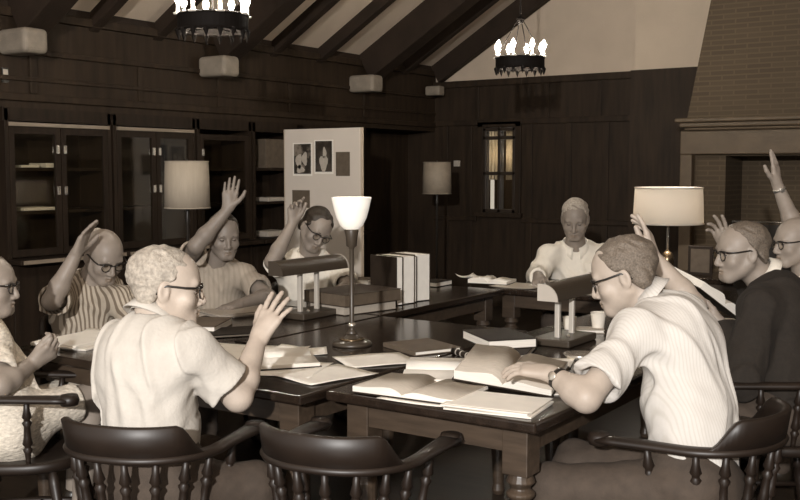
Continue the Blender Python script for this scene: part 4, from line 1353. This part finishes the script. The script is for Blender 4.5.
obj('stem', lathe(B(), [(0.010, 0.155), (0.010, z1-0.03), (0.005, z1-0.012)], 12), CHROME, t, smooth=True)
bm = lathe(B(), [(r, z0), (r*0.98, (z0+z1)/2), (r*0.955, z1)], 48, cap=False)
o = obj('lamp_shade', bm, SILK, t, smooth=True)
md = o.modifiers.new('thick', 'SOLIDIFY'); md.thickness = 0.003
obj('shade_trim', tube(B(), [(r*1.003*math.cos(a), r*1.003*math.sin(a), z0+0.005) for a in np.linspace(0, 2*PI, 44, endpoint=False)], 0.005, 6, closed=True), SILK, t, smooth=True)
obj('shade_trim', tube(B(), [(r*0.958*math.cos(a), r*0.958*math.sin(a), z1-0.005) for a in np.linspace(0, 2*PI, 44, endpoint=False)], 0.005, 6, closed=True), SILK, t, smooth=True)
bm = B()
for a in (0, 2*PI/3, 4*PI/3):
    tube(bm, [(0, 0, z1-0.02), (r*0.95*math.cos(a), r*0.95*math.sin(a), z1-0.006)], 0.002, 5)
obj('spider', bm, BLACKM, t)
pf = at(699, 243, 6.9)
t = thing('picture_frame', 'small dim framed picture standing right of the white-shaded lamp on the console', 'picture frame', (pl_[0]+0.24, pl_[1]-0.02, 0.757))
obj('frame', box(B(), (0, 0, 0.10), (0.17, 0.015, 0.20)), WOODB, t, bevel=0.004)
obj('picture', box(B(), (0, -0.008, 0.10), (0.13, 0.003, 0.16)), COVG, t)

# chandeliers: iron crown rings with candle bulbs
def chandelier(label, px, py, d):
    c = at(px, py, d)
    t = thing('chandelier', label, 'chandelier', tuple(c), 0, 'iron ring chandeliers')
    R = 0.172
    IRON = mat('dark_iron', (0.008, 0.006, 0.005), 0.7, spec=0.1)
    bm = B()
    for r0, z0, z1 in ((R, -0.045, 0.03),):
        lathe(bm, [(r0, z0), (r0+0.006, z0), (r0+0.006, z1), (r0, z1), (r0, z0)], 40, cap=False)
    for z in (-0.045, 0.03):
        tube(bm, [((R+0.004)*math.cos(a), (R+0.004)*math.sin(a), z) for a in np.linspace(0, 2*PI, 40, endpoint=False)], 0.008, 6, closed=True)
    obj('ring', bm, IRON, t)
    for i in range(16):
        a = 2*PI*(i+0.5)/16
        x, y = (R+0.003)*math.cos(a), (R+0.003)*math.sin(a)
        obj('pendant_point', lathe(B(), [(0.001, -0.095), (0.010, -0.07), (0.016, -0.05), (0.010, -0.04)], 8, Matrix.Translation((x, y, 0))), IRON, t)
    bm = B()
    for i in range(4):
        a = PI/4+PI/2*i
        tube(bm, [(R*math.cos(a), R*math.sin(a), 0.02), (R*0.6*math.cos(a), R*0.6*math.sin(a), 0.16), (0.02*math.cos(a), 0.02*math.sin(a), 0.30)], 0.004, 6)
    tube(bm, [(R, 0, -0.03), (-R, 0, -0.03)], 0.004, 6); tube(bm, [(0, R, -0.03), (0, -R, -0.03)], 0.004, 6)
    sphere(bm, (0, 0, 0.30), 0.028)
    obj('hanger_arms', bm, IRON, t)
    ztop = roofz(c[0])-c[2]
    obj('hanging_rod', lathe(B(), [(0.007, 0.30), (0.007, ztop-0.03), (0.05, ztop-0.02), (0.05, ztop)], 12), IRON, t)
    for i in range(8):
        a = 2*PI*i/8+0.2
        x, y = (R+0.004)*math.cos(a), (R+0.004)*math.sin(a)
        cd = obj('candle', lathe(B(), [(0.022, 0.028), (0.026, 0.036), (0.010, 0.040), (0.010, 0.082), (0.006, 0.086)], 12, Matrix.Translation((x, y, 0))), PAGES, t, smooth=True)
        obj('bulb', lathe(B(), [(0.006, 0.084), (0.014, 0.098), (0.017, 0.112), (0.012, 0.130), (0.004, 0.146), (0.001, 0.150)], 12, Matrix.Translation((x, y, 0))), WARMBULB, cd, smooth=True)
chandelier('iron ring chandelier with lit candle bulbs before the pale gable', 520, 62, 7.3)
chandelier('iron ring chandelier cut off by the top of the photo, at left', 213, 22, 5.1)

# ================================================================== DISPLAY BOARD
YBD = 6.35
q0, q1 = atY(284.5, 129, YBD), atY(360, 128, YBD)
bz1 = (q0[2]+q1[2])/2
bw = q1[0]-q0[0]
BOARD = mat('white_board', (0.64, 0.565, 0.485), 0.75, 0.03, 4)
t = thing('display_board', 'white display board standing behind the dark-haired man, four pictures pinned on it', 'display board', ((q0[0]+q1[0])/2, YBD, 0))
obj('panel', bx(-bw/2, bw/2, 0, 0.02, bz1-1.22, bz1), BOARD, t, bevel=0.003)
obj('edge_frame', bx(-bw/2-0.012, bw/2+0.012, 0.004, 0.03, bz1-1.235, bz1-1.22, bx(bw/2, bw/2+0.012, 0.004, 0.03, bz1-1.22, bz1, bx(-bw/2-0.012, -bw/2, 0.004, 0.03, bz1-1.22, bz1))), PLASTD, t)
for sx in (-1, 1):
    obj('leg', bx(sx*(bw/2-0.05)-0.02, sx*(bw/2-0.05)+0.02, 0.03, 0.06, 0.0, bz1-0.3), WOODB, t)
    obj('foot', bx(sx*(bw/2-0.05)-0.025, sx*(bw/2-0.05)+0.025, -0.18, 0.26, 0.0, 0.035), WOODB, t)
def photo_mat(name, seed, lo, hi, sc):
    m = bpy.data.materials.new(name); m.use_nodes = True
    nt = m.node_tree; b = nt.nodes['Principled BSDF']; b.inputs['Roughness'].default_value = 0.35
    tc = nt.nodes.new('ShaderNodeTexCoord'); mp = nt.nodes.new('ShaderNodeMapping'); mp.inputs['Location'].default_value = (seed, seed*2.3, 0)
    n = nt.nodes.new('ShaderNodeTexNoise'); n.inputs['Scale'].default_value = sc; n.inputs['Detail'].default_value = 3
    r = nt.nodes.new('ShaderNodeValToRGB'); r.color_ramp.elements[0].position = 0.46; r.color_ramp.elements[1].position = 0.60
    r.color_ramp.elements[0].color = (*lo, 1); r.color_ramp.elements[1].color = (*hi, 1)
    nt.links.new(tc.outputs['Object'], mp.inputs[0]); nt.links.new(mp.outputs[0], n.inputs['Vector']); nt.links.new(n.outputs['Fac'], r.inputs[0]); nt.links.new(r.outputs[0], b.inputs['Base Color'])
    return m
def pinned(label, x0, y0, x1, y1, dark, fig):
    a, b = atY(x0, y0, YBD), atY(x1, y1, YBD)
    ww, hh = b[0]-a[0], a[2]-b[2]
    t = thing('pinned_picture', label, 'picture', ((a[0]+b[0])/2, YBD-0.002, (a[2]+b[2])/2), 0, 'pictures pinned to the display board')
    obj('print_sheet', box(B(), (0, 0, 0), (ww, 0.003, hh)), PAGES if fig else COVG, t)
    m = photo_mat('photo_print_%d' % int(x0*1000+y0), x0, (0.03, 0.023, 0.017), dark, 14)
    if fig:
        obj('photo_area', box(B(), (0, -0.002, 0.004), (ww*0.88, 0.002, hh*0.90)), m, t)
        bm = B()
        for fx, fz_, fw, fh in fig:
            pts = []
            for i in range(14):
                an = 2*PI*i/14
                rr = 1+0.18*math.sin(3*an+fx*40)
                pts.append(bm.verts.new((fx*ww+fw*ww*rr*math.cos(an), -0.0035, fz_*hh+fh*hh*rr*math.sin(an))))
            bm.faces.new(pts)
        obj('photo_figure', bm, PRINT, t)
pinned('pinned photograph of pale figures, upper left on the white display board', 293, 143, 312.5, 176, (0.22, 0.18, 0.14), ((-0.18, -0.05, 0.16, 0.22), (0.12, 0.02, 0.14, 0.2), (-0.1, -0.30, 0.2, 0.12)))
pinned('pinned dark photograph of one pale figure, upper middle on the display board', 314.5, 140, 333.5, 174, (0.06, 0.045, 0.035), ((0.0, -0.18, 0.22, 0.24), (0.05, 0.12, 0.10, 0.16)))
pinned('blank grey sheet pinned at upper right of the display board', 336, 152, 350, 176, (0.3, 0.25, 0.2), None)
pinned('grey sheet pinned lower left on the display board, above the raised fist', 292.5, 190, 310, 208, (0.3, 0.25, 0.2), None)

# ================================================================== BOOKS, PAPERS AND CUPS ON THE TABLES
def closed_book(label, x, y, z, w_, d_, t_, deg, m=COVD, group='closed books lying on the tables', name='book', pages=PAGES):
    """spine along local -X side"""
    t = thing(name, label, 'book', (x, y, z), math.radians(deg), group)
    bm = bx(-w_/2, w_/2, -d_/2, d_/2, 0, 0.0035)
    bx(-w_/2, w_/2, -d_/2, d_/2, t_-0.0035, t_, bm)
    bx(-w_/2-0.004, -w_/2+0.001, -d_/2, d_/2, 0, t_, bm)
    obj('cover', bm, m, t, bevel=0.0012)
    obj('pages', bx(-w_/2+0.001, w_/2-0.004, -d_/2+0.004, d_/2-0.004, 0.0035, t_-0.0035), pages, t)
    return t
def sheet(label, x, y, w_, d_, deg, z=TH+0.001, curl=0.004, m=PAPER, group='loose papers on the tables', seed=0, name='paper_sheet'):
    bm = B()
    n = 8
    rs = random.Random(seed)
    a, b, ph = rs.uniform(4, 9), rs.uniform(4, 9), rs.uniform(0, 6)
    g = [[bm.verts.new((w_*(i/n-0.5), d_*(j/n-0.5), 0.0006+curl*(abs(i/n-0.5)*2)**3*(0.6+0.4*math.sin(a*j/n+ph))+curl*0.7*(abs(j/n-0.5)*2)**3*(0.6+0.4*math.sin(b*i/n+ph)))) for j in range(n+1)] for i in range(n+1)]
    for i in range(n):
        for j in range(n):
            bm.faces.new((g[i][j], g[i+1][j], g[i+1][j+1], g[i][j+1]))
    o = obj(name, bm, m, None, (x, y, z), smooth=True)
    o.rotation_euler = (0, 0, math.radians(deg))
    md = o.modifiers.new('thick', 'SOLIDIFY'); md.thickness = 0.0006; md.offset = 1
    return tag(o, label, 'paper', group)
def paper_stack(label, x, y, w_, d_, h, deg, z=TH+0.001, m=PAGES, top=PAPER, seed=0, group='paper stacks on the tables'):
    t = thing('paper_stack', label, 'paper stack', (x, y, z), math.radians(deg), group)
    rs = random.Random(seed)
    k = max(2, int(h/0.005))
    bm = B()
    for i in range(k):
        dx, dy, da = rs.uniform(-.012, .012), rs.uniform(-.012, .012), rs.uniform(-.10, .10)
        box(bm, (dx, dy, (i+0.5)*h/k), (w_, d_, h/k*0.96), Matrix.Rotation(da, 3, 'Z'))
    obj('sheets', bm, m, t)
    obj('top_sheet', box(B(), (0, 0, h+0.0006), (w_*0.99, d_*0.99, 0.001), Matrix.Rotation(rs.uniform(-.05, .05), 3, 'Z')), top, t)
    return t
def open_book(label, x, y, w_, d_, tl, tr, deg, z=TH+0.001, tilt=0.0, cov=COVD, page=PRINT, group='open books on the tables', rx=0.0):
    """spine along local Y; w_ = width of one page"""
    t = thing('open_book', label, 'book', (x, y, z), math.radians(deg), group)
    t.rotation_euler = (rx, tilt, math.radians(deg))
    obj('cover', bx(-w_-0.006, w_+0.006, -d_/2-0.005, d_/2+0.005, 0, 0.004), cov, t)
    for s, th in ((-1, tl), (1, tr)):
        bm = B()
        n = 14
        top = []; bot = []
        for i in range(n+1):
            u = i/n
            zz = 0.004+th*(0.35+0.65*min(1, (u/0.22))**0.6)*(1-0.12*u) + 0.010*math.sin(PI*min(1, u*1.3))*(1-u)
            top.append([bm.verts.new((s*w_*u, yy, zz)) for yy in (-d_/2, d_/2)])
            bot.append([bm.verts.new((s*(w_*u), yy, 0.004)) for yy in (-d_/2, d_/2)])
        for i in range(n):
            f = bm.faces.new((top[i][0], top[i+1][0], top[i+1][1], top[i][1])); f.material_index = 1; f.smooth = True
            bm.faces.new((bot[i][0], bot[i][1], bot[i+1][1], bot[i+1][0]))
            bm.faces.new((top[i][0], bot[i][0], bot[i+1][0], top[i+1][0])); bm.faces.new((top[i][1], top[i+1][1], bot[i+1][1], bot[i][1]))
        bm.faces.new((top[n][0], bot[n][0], bot[n][1], top[n][1])); bm.faces.new((top[0][0], top[0][1], bot[0][1], bot[0][0]))
        obj('page_block', bm, [PAGES, page], t)
    return t
def tp(px, py, z=TH):
    q = atz(px, py, z)
    return float(q[0]), float(q[1])

# upright row: fore-edges towards +X, thickness along Y
bxx, byy = -3.105, 4.42
hts = [(0.046, 0.262, 0.22, COVD, 'thick dark upright book, first of the row and nearest the camera'),
       (0.10, 0.262, 0.21, COVB, 'thick upright book with broad white fore-edge, second in the row'),
       (0.028, 0.255, 0.20, COVD, 'thin upright book squeezed third in the row'),
       (0.115, 0.262, 0.21, COVB, 'thick upright book ending the row at its right')]
yy = byy
for i, (th, h, dp, m, lab) in enumerate(hts):
    t = thing('book', lab+' on the left table', 'book', (bxx, yy+th/2, TH+0.001), -0.26, 'row of books standing upright')
    hh = th/2
    bm = bx(-dp+0.1, 0.10, -hh, -hh+0.0035, 0, h)
    bx(-dp+0.1, 0.10, hh-0.0035, hh, 0, h, bm); bx(-dp+0.097, -dp+0.102, -hh, hh, 0, h, bm)
    obj('cover', bm, m, t, bevel=0.001)
    obj('pages', bx(-dp+0.102, 0.096, -hh+0.0035, hh-0.0035, 0.004, h-0.004), PAPER, t)
    yy += th/math.cos(0.26)+0.003

# two heavy dark volumes behind the torchiere
c = tp(358, 311)
closed_book('heavy brown volume under another, stacked behind the torchiere lamp', -3.13, 4.15, TH+0.001, 0.30, 0.36, 0.045, -12, COVB, 'heavy volumes behind the torchiere', pages=PRINT)
closed_book('heavy dark volume on top of another, stacked behind the torchiere lamp', -3.12, 4.15, TH+0.047, 0.31, 0.40, 0.062, -10, COVB, 'heavy volumes behind the torchiere', pages=COVG)
x, y = tp(353, 289); closed_book("small white-edged book by the dark-haired man's hand", x-0.05, y+0.1, TH+0.001, 0.20, 0.14, 0.055, 20, COVG)
x, y = tp(444, 286); closed_book('single white-edged book lying flat right of the upright row', x-0.06, y, TH+0.001, 0.13, 0.19, 0.03, 0, COVD)

# stack of two books in the middle of the near table
closed_book('dark book lying slantwise under another on the near table', -1.87, 3.50, TH+0.001, 0.20, 0.28, 0.024, 18, COVD, 'books stacked on the near table')
closed_book('thick dark-covered book with white page edges topping the near table stack', -1.94, 3.56, TH+0.026, 0.205, 0.285, 0.038, 232, COVD, 'books stacked on the near table')
closed_book('thin dark book lying flat and alone beyond the loose white sheets', -2.20, 3.39, TH+0.001, 0.215, 0.25, 0.018, 65, COVG)
# open books and papers at the near table's front edge
paper_stack("low pile of white sheets at the near table's front corner", -1.46, 2.69, 0.21, 0.28, 0.016, 100, seed=3)
sheet("white sheet sticking out under the big open book, at table front edge", -1.70, 2.67, 0.21, 0.28, 96, TH+0.001, 0.003, seed=4)
open_book('large open book with grey printed pages at the front edge of near table', -1.77, 2.72, 0.185, 0.25, 0.020, 0.014, 4, TH+0.0035, page=PRINT)
open_book('open book with rolled white pages behind the large open one', -1.86, 2.98, 0.17, 0.24, 0.032, 0.018, -62, TH+0.001, page=PAPER)
open_book("open book under the near-right man's hand", -1.575, 2.985, 0.165, 0.25, 0.034, 0.022, 14, TH+0.040, tilt=0.10, page=PRINT, rx=0.20)
closed_book("closed book propping the near-right man's open one", -1.62, 3.08, TH+0.001, 0.2, 0.18, 0.040, 20, COVD)
sheet('white sheet lying by the elbow of the near-right man', -1.42, 3.02, 0.15, 0.21, 30, seed=7)
sheet('small white sheet beyond the right open book, under the lamp base edge', -1.62, 3.42, 0.13, 0.19, 20, seed=8)
x, y = tp(462, 357)
t = thing('pen_case', 'dark roll-shaped pen case with pale bands between the book stack and open books', 'pen case', (x, y, TH+0.013), math.radians(-32))
obj('barrel', tube(B(), [(-0.075, 0, 0), (0.075, 0, 0)], 0.012, 14), COVD, t, smooth=True)
for xx in (-0.04, 0.0, 0.045):
    obj('band', tube(B(), [(xx, 0, 0), (xx+0.008, 0, 0)], 0.0128, 14), CAPM, t, smooth=True)
# loose sheets on the middle table
sheet('white sheet lying near the front corner, largest of the loose sheets', -2.20, 2.76, 0.235, 0.30, -14, TH+0.002, seed=11)
sheet('white sheet lying beyond the largest one, in front of the torchiere', -2.21, 3.08, 0.235, 0.28, -36, TH+0.002, seed=12)
x, y = tp(300, 372); sheet('white sheet partly under the largest one, left of it', x-0.05, y+0.02, 0.22, 0.28, 20, TH+0.001, seed=13)
x, y = tp(283, 362); open_book("open book with a thick white page edge beside the raised-palm man's forearm", x, y, 0.15, 0.22, 0.022, 0.014, -38, TH+0.0025, page=PAPER)
x, y = tp(228, 352); sheet("broad pale sheet before the white-haired man's chest", x, y, 0.28, 0.32, 15, seed=15)
x, y = tp(312, 352); sheet('small white slip lying at the foot of left desk lamp', x, y, 0.12, 0.16, 40, seed=16)
x, y = tp(286, 350); sheet("white slip with a bent corner right of the white-haired man's wrist", x, y, 0.14, 0.16, 10, TH+0.001, 0.007, seed=17)
x, y = tp(246, 345); tag(obj('pen', tube(B(), [(-0.06, 0, 0), (0.05, 0, 0), (0.068, 0, 0)], [0.005, 0.005, 0.001], 10), COVD, None, (x, y, TH+0.0085), smooth=True), "black pen on the pale sheet beside the white-haired man's arm", 'pen')
x, y = tp(228, 334); closed_book("dark thin book with white outline edges before the white-haired man's chin", x, y, TH+0.001, 0.21, 0.28, 0.014, -35, COVD)
x, y = tp(205, 331); closed_book("grey-covered book with a long white page edge at the white-haired man's chin", x-0.05, y+0.03, TH+0.001, 0.21, 0.29, 0.035, 28, COVG)
x, y = tp(238, 314); paper_stack('grey magazine pile in front of the waving man', x, y, 0.24, 0.32, 0.02, -20, m=PRINT, top=PRINT, seed=21)
x, y = tp(262, 306); sheet("white sheet tucked behind the raised palm's fingertips", x-0.03, y, 0.2, 0.26, 30, TH+0.001, seed=22)
x, y = tp(84, 343); paper_stack('white paper pile in front of the bald man in stripes', x, y, 0.24, 0.34, 0.022, 10, seed=23)
x, y = tp(100, 336); sheet('loose white sheet behind the paper pile at left', x-0.02, y+0.03, 0.21, 0.28, 35, TH+0.001, seed=24)
# glass tumbler and cups
GL2 = mat('patterned_tumbler', (0.55, 0.49, 0.42), 0.3, 0.45, 90)
x, y = tp(327, 309)
t = thing('tumbler', 'patterned pale tumbler right of the left desk lamp', 'cup', (x+0.02, y-0.02, TH+0.001))
obj('cup', lathe(B(), [(0.027, 0), (0.033, 0.085), (0.030, 0.085), (0.024, 0.006), (0.0, 0.006)], 24, cap=False), GL2, t, smooth=True)
obj('cup_base', lathe(B(), [(0.027, 0), (0.027, 0.004)], 24), GL2, t)
CUPM = mat('paper_cup', (0.74, 0.68, 0.59), 0.6)
def cup(label, x, y, s=1.0):
    t = thing('paper_cup', label, 'cup', (x, y, TH+0.001), 0, 'white cups by the right desk lamp')
    obj('cup', lathe(B(), [(0.026*s, 0), (0.036*s, 0.088*s), (0.033*s, 0.088*s), (0.023*s, 0.006), (0.0, 0.006)], 26, cap=False), CUPM, t, smooth=True)
    obj('rim', tube(B(), [(0.0355*s*math.cos(a), 0.0355*s*math.sin(a), 0.088*s) for a in np.linspace(0, 2*PI, 26, endpoint=False)], 0.002, 6, closed=True), CUPM, t, smooth=True)
    obj('cup_base', lathe(B(), [(0.026*s, 0), (0.026*s, 0.004)], 26), CUPM, t)
x, y = tp(598, 331); cup("white paper cup nearest the near-right man's chin", x, y, 0.95)
x, y = tp(566, 336); cup('white paper cup directly behind the right desk lamp posts', x-0.01, y+0.06, 0.85)
x, y = tp(575, 357)
t = thing('ashtray', 'shallow bright ashtray beside the base of the right desk lamp', 'ashtray', (x+0.03, y-0.02, TH+0.001))
obj('dish', lathe(B(), [(0.05, 0), (0.066, 0.018), (0.062, 0.020), (0.045, 0.007), (0.0, 0.006)], 28, cap=False), CHROME, t, smooth=True)
obj('dish_base', lathe(B(), [(0.05, 0), (0.05, 0.004)], 28), CHROME, t)
x, y = tp(588, 331); closed_book('small pale booklet lying between the cups and the near-right man', x, y-0.03, TH+0.001, 0.10, 0.16, 0.016, -60, PRINT)
# far table papers, and the suited man's book
x, y = tp(488, 283); open_book('pale open book at left end of the far table', x+0.02, y+0.02, 0.13, 0.2, 0.028, 0.02, 10, page=PAPER)
x, y = tp(474, 278); sheet('curled white paper standing at the far table end', x-0.02, y, 0.14, 0.2, 60, TH+0.001, 0.018, seed=31)
x, y = tp(520, 286); sheet('printed sheet on the far table left of the writing hand', x, y, 0.3, 0.3, 5, TH+0.001, m=PRINT, seed=32)
x, y = tp(548, 285); sheet('pale sheet under the writing hand of the far man', x, y+0.06, 0.22, 0.3, 10, TH+0.002, seed=33)
x, y = tp(590, 284); sheet("white sheet under the far man's left forearm", x, y+0.05, 0.26, 0.2, -10, TH+0.001, seed=34)
q = at(706, 291, 4.25)
t = open_book('thick open book held up by the man in the dark suit', float(q[0]), float(q[1]), 0.155, 0.23, 0.035, 0.03, 80, float(q[2])-0.03, tilt=0.0, page=PRINT)
t.rotation_euler = (math.radians(14), math.radians(32), math.radians(62))
x, y = tp(712, 330); paper_stack('pale paper pile on the table below the suited man\'s book', x, y+0.05, 0.22, 0.28, 0.03, 10, seed=36)

sl_ = bpy.data.lights.new('table_lamp_light', 'POINT'); sl_.energy = 17; sl_.color = (1, 0.92, 0.8); sl_.shadow_soft_size = 0.03
o = bpy.data.objects.new('table_lamp_light', sl_); COL.objects.link(o); o.location = (pl_[0], pl_[1], float((at(668, 224, 7.0)[2]+at(668, 187, 7.0)[2])/2))

q = atY(457, 163.5, YB-0.012)
o = obj('wall_plate', box(B(), (0, 0, 0), (0.075, 0.024, 0.065)), PRINT, None, tuple(q), bevel=0.004)
tag(o, 'small pale square plate on the back wall, right of the dim corner lamp', 'wall plate')
